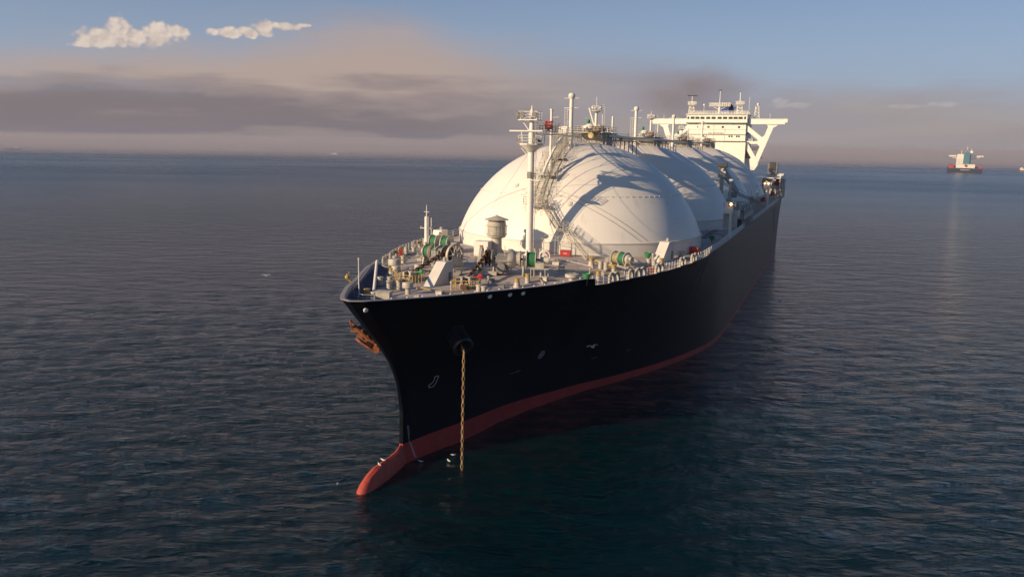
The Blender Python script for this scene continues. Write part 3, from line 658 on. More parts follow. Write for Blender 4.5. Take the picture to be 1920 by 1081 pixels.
# flying bridge over the crowns, with the pipeline beside it
def flying_bridge():
    fb = empty('flying_bridge', (0, 0, 0), parent=ship)
    w_ = MB(); w_.box((-2.9, 97, 38.0), (1.4, 48, .12)); w_.box((1.2, 44.4, 38.5), (2.2, 2.4, .10))
    for x in (.45, 1.75): w_.cyl((x, 40.6, 38.0), (x, 62, 38.0), .06, n=6)
    for x in (-3.6, -2.2): w_.cyl((x, 57.5, 38.0), (x, 221, 38.0), .06, n=6)
    for y in np.arange(40.8, 62, .55): w_.cyl((.45, y, 38.0), (1.75, y, 38.0), .025, n=4)
    for y in list(np.arange(57.5, 73, .55)) + list(np.arange(121.5, 221, 1.1)): w_.cyl((-3.6, y, 38.0), (-2.2, y, 38.0), .025, n=4)
    for y in (57.5, 58.8): w_.cyl((-3.6, y, 38.0), (1.75, y, 38.0), .06, n=6)
    w_.build('walkway', 'machine_cream', fb, smooth=False)
    r_ = MB(); r_.rail([(.45, 41.0, 38.1), (.45, 54, 38.1)], 1.15, 1.2, .032); r_.rail([(1.75, 41.0, 38.1), (1.75, 57, 38.1)], 1.15, 1.2, .032)
    
    for x in (-3.65, -2.15): r_.rail([(x, 58.8, 38.1), (x, 122, 38.1)], 1.15, 2.0, .032); r_.rail([(x, 122, 38.1), (x, 221, 38.1)], 1.15, 3.0, .03, 2)
    r_.rail([(-.2, 42.5, 38.57), (2.6, 42.5, 38.57), (2.6, 46.3, 38.57), (-.2, 46.3, 38.57)], 1.1, 1.0, .03, closed=True)
    r_.build('bridge_railing', 'machine_cream', fb)
    lg = MB()
    def domez(px_, yy):
        k = min(3, max(0, round((yy - S1) / DP))); dy = yy - (S1 + k * DP); r2 = px_ ** 2 + dy ** 2
        return (ZC + math.sqrt(RD ** 2 - r2)) if r2 < RS ** 2 * .985 else None
    y = 45.0
    while y < 220:
        for px_ in ((1.6,) if y < 57 else (-3.5, -2.3)):
            zb = domez(px_, y)
            if zb is not None and zb < 37.6: lg.cyl((px_, y, zb - .15), (px_, y, 37.95), .04 if y < 66 else .085, n=6); lg.cyl((px_, y, max(zb, 36)), (px_, y + 1.5, 37.9), .03, n=5)
        y += 2.9 if y < 57 else 3.6
    build_split(lg, 'support_column', 'machine_cream', fb, tol=.01)
    pp = MB(); pp.tube([(1.6, 66.0, 38.0), (1.6, 67.0, 38.6), (2.2, 78, 38.6), (2.6, 86, 38.2), (2.6, 140, 38.2)], .34, 12).tube([(2.6, 140, 38.2), (2.6, 214, 38.2)], .18, 10)
    pp.tube([(3.6, 72, 38.3), (3.6, 130, 38.3)], .2, 8); pp.tube([(4.2, 72, 38.2), (4.2, 130, 38.2)], .14, 8)
    pp.build('vapour_pipe', 'white_paint', fb)
    MB().cyl((1.6, 66.0, 38.3), (1.65, 68.6, 38.6), .55, n=14).build('pipe_bellows', 'yellow_paint', fb)
    st = MB()
    for k in range(3):
        yc = S1 + (k + .5) * DP
        st.box((.6, yc, 37.55), (5.4 if k == 0 else 2.4, 15 if k == 0 else 9, .18))
        for yy in np.arange(yc - 7, yc + 7.1, 3.5):
            for px_ in (-2.0, 3.2):
                kk = k if yy < yc else k + 1; dy = yy - (S1 + kk * DP); r2 = px_ ** 2 + dy ** 2; zb = (ZC + math.sqrt(RD ** 2 - r2)) if r2 < RS ** 2 * .985 else 21
                st.cyl((px_, yy, max(zb - .1, 19)), (px_, yy, 37.5), .10, n=6)
        for j in range(6): st.box((random.uniform(-1.5, 2.6), yc + random.uniform(-6, 6), 38.0), (random.uniform(.6, 1.4), random.uniform(.6, 1.6), random.uniform(.75, .9)))
    build_split(st, 'pipe_bridge', 'machine_grey', fb, smooth=False)
    ps = MB(); ps.cyl((-.4, 50.2, 32), (-.4, 50.2, 41.9), .24, .2, 12); ps.cyl((-.4, 50.2, 41.9), (-.4, 50.2, 42.2), .28, n=12); ps.cyl((-.4, 50.2, 40.8), (.9, 50.2, 40.9), .04, n=5)
    ps.build('vent_post', 'white_paint', fb)
    for yy in (89, 134, 179): MB().cyl((-.6, yy, 37.6), (-.6, yy, 42.6), .2, n=10).build('vent_post', 'white_paint', fb); MB().cyl((-2.4, yy - 1.5, 38), (-2.4, yy - 1.5, 42.9), .05, n=6).cyl((-2.4, yy - 1.5, 40.5), (-5.5, yy - 3.5, 42.2), .04, n=5).build('signal_pole', 'white_paint', fb)
    el = MB(); el.tube([(.6, 52.5, 37.6), (.1, 50.2, 35.6), (-.5, 48.6, 33.2), (-.7, 47.4, 31.6)], .22, 10); el.build('drop_pipe', 'white_paint', fb)
    MB().box((1.2, 51.2, 38.9), (1.7, .2, 1.1)).build('notice_board', 'house_white', fb, smooth=False)
flying_bridge()

# stairs climbing the first dome
def stairs():
    S = empty('dome_stairway', (0, 0, 0), parent=ship)
    def P(p, s, off): return Vector((p, s, sphz(p, s - S1, off)))
    pts = [Vector((9.6, 40.8, 19.3)), Vector((7.0, 42.6, 21.6)), Vector((4.6, 43.9, 23.4)), Vector((3.4, 43.9, 23.5)), Vector((.6, 45.0, 26.9)), Vector((-.9, 45.3, 27.0))]
    up_ = [P(-1.0, y, .9) for y in (46.2, 47.6, 49.2, 51.0, 53.2, 55.6, 58.2, 60.2)]
    fl = MB(); rl = MB()
    def flight(a, b, wd=1.1, lat=None):
        d = b - a; h = Vector((d.x, d.y, 0)); lat = Vector((h.y, -h.x, 0)).normalized() if lat is None else lat
        n = max(2, int(abs(d.z) / .25) if abs(d.z) > .4 else 3)
        for s_ in (-1, 1):
            o = lat * wd / 2 * s_; fl.cyl(a + o, b + o, .07, n=5); fl.cyl(a + o - Vector((0, 0, .25)), b + o - Vector((0, 0, .25)), .05, n=5)
            for hh in (.55, 1.1): rl.cyl(a + o + Vector((0, 0, hh)), b + o + Vector((0, 0, hh)), .032, n=5)
            m_ = max(2, int(d.length / 1.1))
            for i in range(m_ + 1): q = a.lerp(b, i / m_) + o; rl.cyl(q, q + Vector((0, 0, 1.1)), .035, n=5)
        for i in range(n + 1):
            q = a.lerp(b, i / n); fl.cyl(q - lat * wd / 2, q + lat * wd / 2, .045, n=4)
    flight(pts[0], pts[2]); flight(pts[2], pts[3], 1.6); flight(pts[3], pts[4]); flight(pts[4], pts[5], 1.8)
    for a, b in zip(up_, up_[1:]): flight(a, b, 1.4, Vector((1, 0, 0)))
    # safety cage hoops and props of the steep upper run
    for i in range(40):
        t_ = i / 39 * (len(up_) - 1); k = min(int(t_), len(up_) - 2); q = up_[k].lerp(up_[k + 1], t_ - k)
        for s_ in (-1, 1): rl.cyl(q + Vector((.9 * s_, 0, 0)), q + Vector((1.25 * s_, -.3, 1.5)), .03, n=4); rl.cyl(q + Vector((.7 * s_, 0, 0)), q + Vector((.7 * s_, .5, -1.0)), .04, n=4)
        if i % 2 == 0: rl.cyl(q + Vector((-1.25, -.3, 1.5)), q + Vector((1.25, -.3, 1.5)), .03, n=4)
    for q in pts[2:]: fl.cyl(q, q + Vector((0, .9, -1.3)), .06, n=5)
    rd = random.Random(5)
    for i in range(46):       # lattice landing tower
        q = Vector((rd.uniform(-2.6, .9), rd.uniform(44.6, 46.0), rd.uniform(25.6, 29.0))); v_ = Vector((rd.choice((-1, 0, 1)), 0, rd.choice((-1, 1, 1)))) * rd.uniform(.5, 1.1); rl.cyl(q, q + v_, .032, n=4)
    for z in (27.0, 31.5, 34.3):
        yy = {27.0: 45.2, 31.5: 49.6, 34.3: 53.8}[z]; fl.box((-1.0, yy, z - .05), (3.6, 1.6, .08)); rl.rail([(-2.8, yy - .8, z), (.8, yy - .8, z), (.8, yy + .8, z), (-2.8, yy + .8, z)], 1.1, .9, .03, closed=True)
    fl.build('stair_flight', 'machine_cream', S); rl.build('stair_railing', 'machine_cream', S)
stairs()
wr = MB()
for a, b in (((-2.2, 46.4, 31.4), (15.8, 49.6, 21.6)), ((1.3, 46.9, 30.7), (16.6, 50.6, 21.6)), ((-3, 46.4, 32), (-17.5, 52.4, 21.8)), ((-1.5, 46, 31), (3.5, 43.6, 20.4))):
    A = Vector(a); B = Vector(b); pts = []
    for i in range(25):
        q = A.lerp(B, i / 24); v_ = q - Vector((0, S1, ZC)); q = Vector((0, S1, ZC)) + v_.normalized() * (RD + .10); pts.append(q)
    wr.tube(pts, .022, 4)
build_split(wr, 'lashing_wire', 'machine_grey', ship, tol=.001)
for p, s in ((-6.3, 50.0), (4.0, 47.3)):
    c_ = Vector((p, s, sphz(p, s - S1))); n_ = (c_ - Vector((0, S1, ZC))).normalized()
    MB().cyl(c_ - n_ * .1, c_ + n_ * .12, .48, n=20).cyl(c_ + n_ * .1, c_ + n_ * .2, .3, n=14).build('dome_manhole', 'skirt_white', ship)

# ------------------------------------------------------------------ foremast
def foremast():
    f = empty('foremast', (0, 40.2, 0), parent=ship)
    zb = zdk(0, 40.2)
    MB().cyl((0, 0, zb - .2), (0, 0, 38.5), .56, .47, 20).cyl((0, 0, 38.5), (0, 0, 41.6), .38, .26, 16).cyl((0, 0, 41.6), (0, 0, 42.2), .14, .1, 8).lathe((0, 0, zb), [(.85, 0), (.6, .35)], 16).build('mast_tube', 'white_paint', f)
    pl = MB(); pl.lathe((0, 0, 36.1), [(.5, -.9), (1.95, .25), (2.0, .45), (.4, .47)], 8); pl.rail([(2 * math.cos(a * math.pi / 4 + .39), 2 * math.sin(a * math.pi / 4 + .39), 36.55) for a in range(8)], 1.2, 1, .035, closed=True)
    pl.cyl((-1.6, -.3, 35.9), (-.4, 0, 34.6), .07, n=5).cyl((-1.2, .5, 36.0), (-.4, 0, 34.6), .07, n=5)
    pl.build('lower_platform', 'white_paint', f)
    pl = MB(); pl.box((-.3, 0, 40.05), (3.1, 2.2, .14)); pl.rail([(-1.85, -1.1, 40.1), (1.2, -1.1, 40.1), (1.2, 1.1, 40.1), (-1.85, 1.1, 40.1)], 1.2, .8, .035, closed=True); pl.cyl((-1.6, 0, 40), (-.3, 0, 38.3), .08, n=5)
    pl.build('upper_platform', 'white_paint', f, smooth=False)
    lt = MB()
    for x in (-1.9, -1.0, .9): lt.cyl((x, -1.2, 40.9), (x, -1.55, 40.85), .3, .36, 12); lt.cyl((x, -1.0, 40.2), (x, -1.0, 40.9), .06, n=6)
    for x, y in ((-1.6, -1.2), (1.2, -1.5), (1.7, -.8)): lt.cyl((x, y, 37.1), (x, y - .35, 37.05), .26, .34, 12)
    build_split(lt, 'floodlight', 'machine_grey', f)
    MB().cyl((-3.4, -.6, 38.4), (2.0, -.6, 38.4), .13, n=8).cyl((-1.4, -.6, 36.5), (-1.4, -.6, 38.4), .09, n=6).build('radar_bar', 'white_paint', f)
    MB().box((.9, 0, 31.05), (1.9, 1.3, .12)).rail([(.5, -.65, 31.1), (1.85, -.65, 31.1), (1.85, .65, 31.1), (.5, .65, 31.1)], 1.1, .7, .03, closed=True).cyl((1.6, 0, 31), (.4, 0, 29.9), .06, n=5).build('lamp_bracket', 'white_paint', f, smooth=False)
    MB().cyl((0, 0, 31.3), (0, 0, 32.3), .58, n=20).cyl((0, 0, 31.7), (0, 0, 31.9), .62, n=20).build('mast_band', 'machine_grey', f)
    ld = MB()
    for sx in (-.2, .2): ld.cyl((.75, sx, zb), (.75, sx, 39.8), .03, n=4)
    zz = zb + .4
    while zz < 39.6: ld.cyl((.75, -.2, zz), (.75, .2, zz), .02, n=4); zz += .4
    for zz in range(22, 40, 3): ld.cyl((.45, 0, zz), (.75, 0, zz), .03, n=4)
    ld.build('mast_ladder', 'white_paint', f)
    MB().tube([(-.5, 0, 35), (-14, 12, 22.3)], .025, 4).tube([(.6, 0, 35.2), (12, -12, 19.4)], .02, 4).build('mast_stay', 'machine_grey', f)
foremast()

# ------------------------------------------------------------------ deck machinery
def chain_links(mb, pts, link=.62, r=.075, wd=.34):
    L_ = [0]
    for a, b in zip(pts, pts[1:]): L_.append(L_[-1] + (Vector(b) - Vector(a)).length)
    tot = L_[-1]; step = link - 2.6 * r; n = int(tot / step)
    for i in range(n):
        t_ = (i + .5) * step
        k = max(j for j in range(len(L_) - 1) if L_[j] <= t_); a = Vector(pts[k]); b = Vector(pts[k + 1]); d = (b - a).normalized(); c = a + d * (t_ - L_[k])
        tt = Vector((0, 0, 1)) if abs(d.z) < .9 else Vector((math.sin(.7), math.cos(.7), 0))
        x = d.cross(tt).normalized(); y = d.cross(x); o = x if i % 2 else y
        h = link / 2 - r; wv = wd / 2 - r * .4; loop = [c + d * h * math.cos(q) * (1.0) + o * wv * math.copysign(abs(math.sin(q)) ** .6, math.sin(q)) for q in [2 * math.pi * j / 10 for j in range(11)]]
        mb.tube(loop, r, 6)
        if link > .8: mb.cyl(c - o * wv, c + o * wv, r * .8, n=5)
def drum(axis_o, ax, off, wid, rad, core, matn, parent, name, flange=True, fl_mat='machine_cream'):
    o = axis_o + ax * (off - wid / 2); mb = MB()
    mb.use(0).cyl(o, o + ax * wid, core, n=24)
    if flange:
        mb.use(1)
        for q in (0, wid): mb.cyl(o + ax * (q - .05), o + ax * (q + .05), rad, n=28)
    return mb.build(name, [matn, fl_mat], parent)
def frame(axis_o, ax, off, ht, parent, base_z, wd=1.9, name='side_frame', m_='machine_cream'):
    pe = Vector((-ax.y, ax.x, 0)); o = axis_o + ax * off
    return MB().prism([(-wd / 2, base_z - o.z), (wd / 2, base_z - o.z), (.42, .1), (.3, .42), (-.3, .42), (-.42, .1)], o - ax * .09, pe, (0, 0, 1), ax * .18).build(name, m_, parent, smooth=False)
def windlass(x, y, ang, side):
    z0 = zdk(x, y); W = empty('windlass', (0, 0, 0), parent=ship); ax = Vector((math.cos(ang), math.sin(ang), 0)); pe = Vector((-ax.y, ax.x, 0)); o = Vector((x, y, z0 + 2.1)); sg = -side
    # chain wheel with spoked brake wheel beside it
    bw = MB(); c = o - ax * (.55 * side)
    bw.lathe(c - ax * .16, [(1.42, 0), (1.55, 0), (1.55, .36), (1.42, .36), (1.32, .32), (1.32, .04), (1.42, 0)], 36, ax, caps=False); bw.cyl(c - ax * .2, c + ax * .2, .3, n=16)
    for i in range(8):
        a = 2 * math.pi * i / 8; d = pe * math.cos(a) + Vector((0, 0, 1)) * math.sin(a); bw.cyl(c + d * .25, c + d * 1.4, .10, .08, 8)
    bw.build('brake_wheel', 'machine_cream', W)
    gy = MB(); c = o + ax * (.35 * side); gy.lathe(c - ax * .3, [(1.05, 0), (1.1, .08), (.75, .2), (.75, .4), (1.1, .52), (1.05, .6)], 10, ax); gy.build('chain_wheel', 'rust_chain', W)
    g2 = MB(); c = o + ax * (1.0 * side); g2.lathe(c - ax * .12, [(1.15, 0), (1.25, .05), (1.25, .2), (1.15, .24)], 30, ax); g2.build('wheel_flange', 'machine_grey', W)
    MB().prism([(-1.7, -1.8), (1.5, -1.8), (1.2, -1.0), (.22, .2), (-.22, .2), (-1.3, -1.0)], o - ax * (.98 * side), pe, (0, 0, 1), ax * (.22 * side)).box(o + Vector((0, 0, -1.85)), (3.4, 2.6, .45), ang).build('wheel_housing', 'machine_cream', W, smooth=False)
    MB().cyl(o - ax * 1.5, o + ax * 1.5, .18, n=12).cyl(o, o + ax * (sg * -7.2), .17, n=12).build('main_shaft', 'machine_grey', W) if False else MB().cyl(o - ax * 1.4 * side, o + ax * (7.6 if side > 0 else -5.4), .17, n=12).build('main_shaft', 'machine_grey', W)
    # gearcase and motor
    gc = MB(); c = o + ax * (2.3 * side); gc.box(c + Vector((0, 0, -.7)), (1.5, 2.2, 2.3), ang); gc.cyl(c + pe * -1.6 + Vector((0, 0, -.9)), c + pe * -.8 + Vector((0, 0, -.9)), .55, n=14); gc.cyl(c + ax * -.7, c + ax * .7, .8, n=20)
    gc.build('gearcase', 'machine_grey', W)
    pi_ = MB(); rd = random.Random(int(x * 10))
    for i in range(22):
        q = c + ax * rd.uniform(-1.2, 1.2) * side + pe * rd.uniform(-1.8, 1.6) + Vector((0, 0, rd.uniform(-1.9, .7))); v_ = rd.choice((ax, pe, Vector((0, 0, 1)))) * rd.uniform(.5, 1.4); pi_.cyl(q, q + v_, .05, n=5)
    build_split(pi_, 'hydraulic_pipe', 'machine_cream', W)
    if side > 0:
        drum(o, ax, 4.0, 1.4, 1.15, .9, 'machine_cream', W, 'warping_drum'); drum(o, ax, 6.2, 1.2, 1.25, 1.0, 'rope_green', W, 'mooring_drum')
        for q in (1.2, 5.15, 7.5): frame(o, ax, q, 0, W, z0)
        MB().lathe(o + ax * 3.1, [(1.35, 0), (1.35, .5), (1.0, 1.0), (.9, 1.05)], 22, ax).build('drum_cover', 'machine_cream', W)
        MB().cyl(o + ax * 7.6, o + ax * 8.5, .36, .5, 14).build('warping_head', 'machine_cream', W)
    else:
        drum(o, ax, -2.9, 1.05, 1.1, .9, 'rope_green', W, 'mooring_drum'); drum(o, ax, -4.4, 1.05, 1.1, .9, 'rope_green', W, 'mooring_drum')
        for q in (-1.5, -2.25, -5.1): frame(o, ax, q, 0, W, z0)
        MB().lathe(o + ax * -3.75, [(1.1, -.12), (1.18, -.1), (1.18, .3), (1.1, .32)], 26, ax).build('drum_flange', 'brown_shade', W)
        MB().cyl(o + ax * -5.1, o + ax * -5.9, .3, .45, 14).build('warping_head', 'machine_cream', W)
        MB().lathe(o + ax * -2.2, [(.8, 0), (.8, .7), (.6, .8)], 18, ax).build('clutch_drum', 'machine_cream', W)
    return o, ax, pe
oS, axS, peS = windlass(-4.6, 22.4, R(-20), -1)
oP, axP, peP = windlass(.9, 21.4, R(16), 1)

def on(p, s, dz=0.):
    if s < 20.5: d = dlow(s); p, s = p - 2.6 * d, s + (s + 74.2) / 16.5 * d
    return Vector((p, s, zdk(p, s) + dz))
# chain stoppers, each inside its yellow cage
def stopper(p, s, ang, red=False):
    b = on(p, s); e = empty('chain_stopper', b, ang, parent=ship)
    MB().box((0, 0, .35), (1.3, 1.7, .7)).box((-.5, .1, 1.0), (.25, 1.3, .8)).box((.5, .1, 1.0), (.25, 1.3, .8)).cyl((-.8, .3, 1.25), (.8, .3, 1.25), .16, n=12).build('stopper_body', 'machine_cream', e, smooth=False)
    MB().cyl((-.35, 0, .7), (.35, 0, .7), .42, n=14).box((0, -1.1, .35), (.8, 1.0, .5)).build('chain_roller', 'rust_chain', e)
    MB().rail([(-1.6, -1.5, 0), (1.6, -1.5, 0), (1.6, 1.2, 0), (-1.6, 1.2, 0)], 1.15, .55, .04, 2, closed=True).build('guard_rail', 'yellow_paint', e)
    MB().cyl((.7, .3, 1.3), (1.7, .3, 1.5), .09, n=8).cyl((1.7, .22, 1.5), (1.75, .4, 1.52), .34, n=16).cyl((1.7, .3, 1.5), (1.9, .3, 1.5), .22, n=12).build('handwheel', 'safety_red' if red else 'green_paint', e)
    return b
stopper(-5.6, 12.0, R(-6)); stopper(3.2, 10.8, R(14), True)
def windlass_chain(o, tgt, label):
    mb = MB(); c = Vector(o); d = (Vector(tgt) - c); dh = Vector((d.x, d.y, 0)).normalized()
    pts = [c + dh * (-.35) + Vector((0, 0, .95)), c + dh * .4 + Vector((0, 0, .95)), c + dh * .95 + Vector((0, 0, .5)), Vector(tgt) + Vector((0, 0, 1.0)), Vector(tgt) - dh * -1.2 + Vector((0, 0, .7))]
    chain_links(mb, pts, .8, .11, .5)
    return tag(mb.build('anchor_chain', 'rust_chain'), label, 'chain')
windlass_chain(oS - axS * .35, on(-5.6, 12.0), 'rusty brown chain from the spoked wheel of the left windlass to its caged stopper')
windlass_chain(oP + axP * .35, on(3.2, 10.8), 'rusty brown chain hanging over the right windlass wheel down to the red handled stopper')

def sloped_house(p, s, rz, wd=1.9, h=3.5, ln=5.4, top=1.9):
    e = empty('chute_house', on(p, s, -.05), rz, parent=ship)
    MB().prism([(-ln / 2, 0), (ln / 2, 0), (ln / 2, h), (ln / 2 - top, h)], (-wd / 2, 0, 0), (0, 1, 0), (0, 0, 1), (wd, 0, 0)).build('casing', 'machine_white', e, smooth=False)
    MB().box((wd / 2 + .03, ln / 2 - .7, .85), (.06, .6, 1.3)).build('side_door', 'machine_grey', e, smooth=False)
    MB().cyl((0, ln / 2 - .8, h - .02), (0, ln / 2 - .8, h + .35), .22, n=12).lathe((0, ln / 2 - .8, h + .3), [(.35, 0), (.1, .2)], 12).build('roof_vent', 'machine_cream', e)
    return e
sloped_house(-1.1, 11.6, R(-8), 1.5, 2.9, 4.4, 1.6); sloped_house(19.4, 48.2, R(-12), 1.6, 3.0, 4.6, 2.0); sloped_house(-20.9, 50.0, R(-4), 1.7, 2.6, 3.0, 2.0)
MB().box(on(-6.4, 36.8, 1.15), (2.3, 1.8, 2.3), .05).build('deck_locker', 'white_paint', ship, smooth=False)
MB().box(on(-1.1, -1.2, .5), (1.6, 1.0, 1.0), .2).box(on(-1.1, -1.2, 1.05), (1.8, 1.2, .1), .2).build('bow_locker', 'machine_cream', ship, smooth=False)

def mushroom(p, s, h, r, name='mushroom_vent'):
    return MB().cyl(on(p, s, -.05), on(p, s, h * .62), r * .48, n=16).lathe(on(p, s, h * .5), [(r * .9, 0), (r, .08), (r, h * .38), (r * .93, h * .46), (r * .2, h * .48)], 24).build(name, 'machine_cream', ship)
mushroom(-.9, 3.7, 1.45, .66); mushroom(-11.4, 18.2, 1.9, .86); mushroom(12.6, 23.1, 1.0, .95); mushroom(-9.6, 15.4, 1.4, .6); mushroom(-6.9, 16.6, 1.3, .5)
def roller(p, s, h=1.3, cone=False):
    e = empty('pedestal_roller', on(p, s, -.03), 0, parent=ship)
    MB().cyl((0, 0, 0), (0, 0, h * .7), .54 if cone else .34, .30 if cone else .32, 16).build('pedestal', 'machine_cream', e)
    MB().lathe((0, 0, h * .68), [(.36, 0), (.40, .05), (.26, .14), (.26, .28), (.40, .36), (.40, .42), (.1, .46)], 18).build('roller_head', 'yellow_paint', e)
for p, s, c in ((-3.5, -.9, 0), (9.1, 16.6, 0), (8.6, 14.3, 1), (-19.0, 32, 0), (-22, 45, 0), (-23, 50, 0), (11.4, 35.8, 1), (15.8, 32.1, 0), (-10.1, 15, 1), (15.2, 26.4, 0), (20.2, 43.0, 0), (-16.4, 38.5, 0), (-13.2, 21.6, 0)): roller(p, s, 1.15, c)
def bollard(p, s, rz=0.):
    e = empty('bollard_pair', on(p, s, -.03), rz, parent=ship)
    MB().box((0, 0, .1), (2.1, .9, .2)).build('base_plate', 'machine_grey', e, smooth=False)
    for x in (-.6, .6): MB().lathe((x, 0, .15), [(.33, 0), (.33, .95), (.4, 1.0), (.4, 1.12), (.1, 1.16)], 16).build('post', 'machine_cream', e)
for p, s, a in ((13.9, 33.4, -.6), (19.2, 40.6, -.6), (-14.8, 25.6, .6), (-18.6, 35.6, .6), (-3.9, 5.6, .5), (6.8, 7.6, -.6), (21.6, 52, -.9), (-7, 8.5, .5), (-21.6, 47.4, .6)): bollard(p, s, a)
# fairleads round the port and starboard edges
def fairlead(s, sd_, w_=1.0):
    z = zde(s); p = halfb(s, z) - .28; ds = .5; a = math.atan2(halfb(s + ds, z) - halfb(s - ds, z), 2 * ds)
    e = empty('fairlead', (sd_ * p, s, z + .05), -a * sd_, parent=ship)
    mb = MB(); n = 16; prof = []
    for i in range(n + 1):
        t_ = math.pi * i / n; prof.append((w_ * .62 * math.cos(t_), .55 + w_ * .75 * math.sin(t_)))
    pts = [Vector((0, a_, b_)) for a_, b_ in [(w_ * .62, 0)] + prof + [(-w_ * .62, 0)]]; mb.tube(pts, .2, 8); mb.box((0, 0, .03), (.5, w_ * 1.7, .14)); mb.build('lead_ring', 'machine_cream', e)
    return e
for s in (25.8, 26.95, 30.1, 31.7, 32.9, 36.9, 38.1, 45.2, 46.6, 50.4, 51.8): fairlead(s, 1, .85)
for s in (24.5, 26.2, 29.4, 31.2, 36.2, 37.8, 44, 50): fairlead(s, -1, .85)
# edge railings
def edge_rail(sd_, s0, s1, step, name='edge_railing', m_='white_paint', r=.035, h=1.15, rows=3):
    pts = []; s = s0
    while s < s1: pts.append((sd_ * (halfb(s, zde(s)) - .1), s, zde(s) + .1)); s += 3
    pts.append((sd_ * (halfb(s1, zde(s1)) - .1), s1, zde(s1) + .1))
    MB().rail(pts, h, step, r, rows).build(name, m_, ship)
edge_rail(1, 22.2, 25, .9); edge_rail(1, 28.4, 29.4, .5); edge_rail(1, 39.3, 44.4, .8); edge_rail(1, 52.8, 112, 1.2, r=.05, h=1.2); edge_rail(1, 132, 218, 1.8, r=.05)
edge_rail(-1, 22, 60, 1.3, r=.04); edge_rail(-1, 60, 218, 2.5)
edge_rail(1, 34.0, 35.4, .7, 'gangway_gate', 'safety_red', .05)
MB().rail([on(-5.8, -.4), on(-3.4, -3.6), on(-1.6, -4.6), on(-.4, -4.2)], 1.15, .9, .035).build('bow_railing', 'machine_cream', ship)
MB().rail([on(-6.4, 12), on(-9, 13.5), on(-9.6, 17)], 1.1, .8, .035, 2).build('bow_railing', 'machine_cream', ship)
MB().rail([on(-9.6, 25.4), on(-13, 27.5), on(-14.6, 31)], 1.1, 1, .03, 2).build('deck_railing', 'machine_cream', ship)
MB().rail([on(-5.4, 29), on(-2.4, 31)], 1.1, 1, .03, 3).build('deck_railing', 'machine_cream', ship)
# side walkway edging on the main deck
wk = MB()
for pts in ([(22.6, 62), (23.2, 80), (21.4, 86), (18.6, 82), (18.9, 104), (21.6, 110), (23.6, 108)], [(24.2, 60), (24.4, 84), (22.9, 92), (20.2, 93)]):
    for a, b in zip(pts, pts[1:]): wk.tube([on(a[0], a[1], .25), on(b[0], b[1], .25)], .11, 5)
wk.build('walkway_coaming', 'rim_grey', ship)
wk = MB()
for a, b in (((23.4, 60), (23.8, 84)), ((19.8, 84), (20.2, 106))):
    wk.box(on((a[0] + b[0]) / 2, (a[1] + b[1]) / 2, .09), (1.1, b[1] - a[1], .06))
wk.build('walkway', 'walkway_paint', ship, smooth=False)

# jackstaff, boom and small mast
MB().cyl(on(-3.9, -1.9), on(-3.9, -1.9, 4.6), .07, .05, 8).sph(on(-3.9, -1.9, 4.7), .11, 8, 5).build('jackstaff', 'white_paint', ship)
MB().cyl(on(-2.5, -1.2, .2), Vector((-7.6, 8.0, 22.0)), .19, .17, 10).cyl(on(-2.5, -1.2), on(-2.5, -1.2, .9), .28, n=10).build('stowed_boom', 'white_paint', ship)
MB().tube([on(-4.6, -2.6, .9), Vector((-8.6, 8.0, 21.2))], .05, 6).build('boom_stay', 'machine_cream', ship)
def light_mast():
    e = empty('starboard_light_mast', (-21.5, 46.5, 0), parent=ship); z = zdk(-21.5, 46.5)
    MB().cyl((0, 0, z), (0, 0, z + 5.2), .42, .34, 14).cyl((0, 0, z + 5.2), (0, 0, z + 7.2), .1, .05, 8).build('mast_tube', 'white_paint', e)
    MB().cyl((-1.1, -.3, z + 3.2), (1.1, .3, z + 3.2), .09, n=6).cyl((-.5, 0, z + 6.0), (.5, 0, z + 6.0), .05, n=5).cyl((.8, .2, z), (.8, .2, z + 5), .06, n=5).build('crossbar', 'white_paint', e)
    for x in (-1.0, 1.0): MB().cyl((x, -.1, z + 3.2), (x, -.1, z + 3.6), .22, .16, 10).build('lantern', 'machine_grey', e)
light_mast()

# big mast-house ventilator
def ventilator():
    e = empty('tower_ventilator', (-4.9, 38.6, zdk(-4.9, 38.6)), parent=ship); e.scale = (1.12, 1.12, 1.06)
    MB().cyl((0, 0, -.1), (0, 0, 2.6), .78, .72, 22).build('trunk', 'machine_cream', e)
    MB().lathe((0, 0, 2.5), [(.9, 0), (1.25, .12), (1.3, .2), (1.3, 2.35), (1.22, 2.45), (.9, 2.3), (.9, 2.2)], 30).build('drum_head', 'machine_cream', e)
    MB().lathe((0, 0, 5.15), [(1.7, 0), (1.72, .06), (.12, .62), (.08, .8)], 32).build('cone_cap', 'machine_cream', e)
    r_ = MB()
    for i in range(6): a = math.pi * i / 3; r_.cyl((1.15 * math.cos(a), 1.15 * math.sin(a), 4.8), (1.15 * math.cos(a), 1.15 * math.sin(a), 5.25), .05, n=5)
    for i in range(9): a = math.pi * 2 * i / 9; r_.cyl((1.5 * math.cos(a), 1.5 * math.sin(a), 3.0), (1.5 * math.cos(a), 1.5 * math.sin(a), 4.4), .03, n=4)
    r_.ring((0, 0, 3.0), 1.5, .035, 24).ring((0, 0, 4.3), 1.5, .035, 24); r_.build('cage', 'machine_cream', e)
    k = MB()
    for i in range(4): a = math.pi / 2 * i + .4; k.prism([(.7, 0), (1.2, 0), (.7, 1.1)], (0, 0, 0), (math.cos(a), math.sin(a), 0), (0, 0, 1), (-math.sin(a) * .06, math.cos(a) * .06, 0))
    build_split(k, 'bracket', 'machine_cream', e, smooth=False)
ventilator()

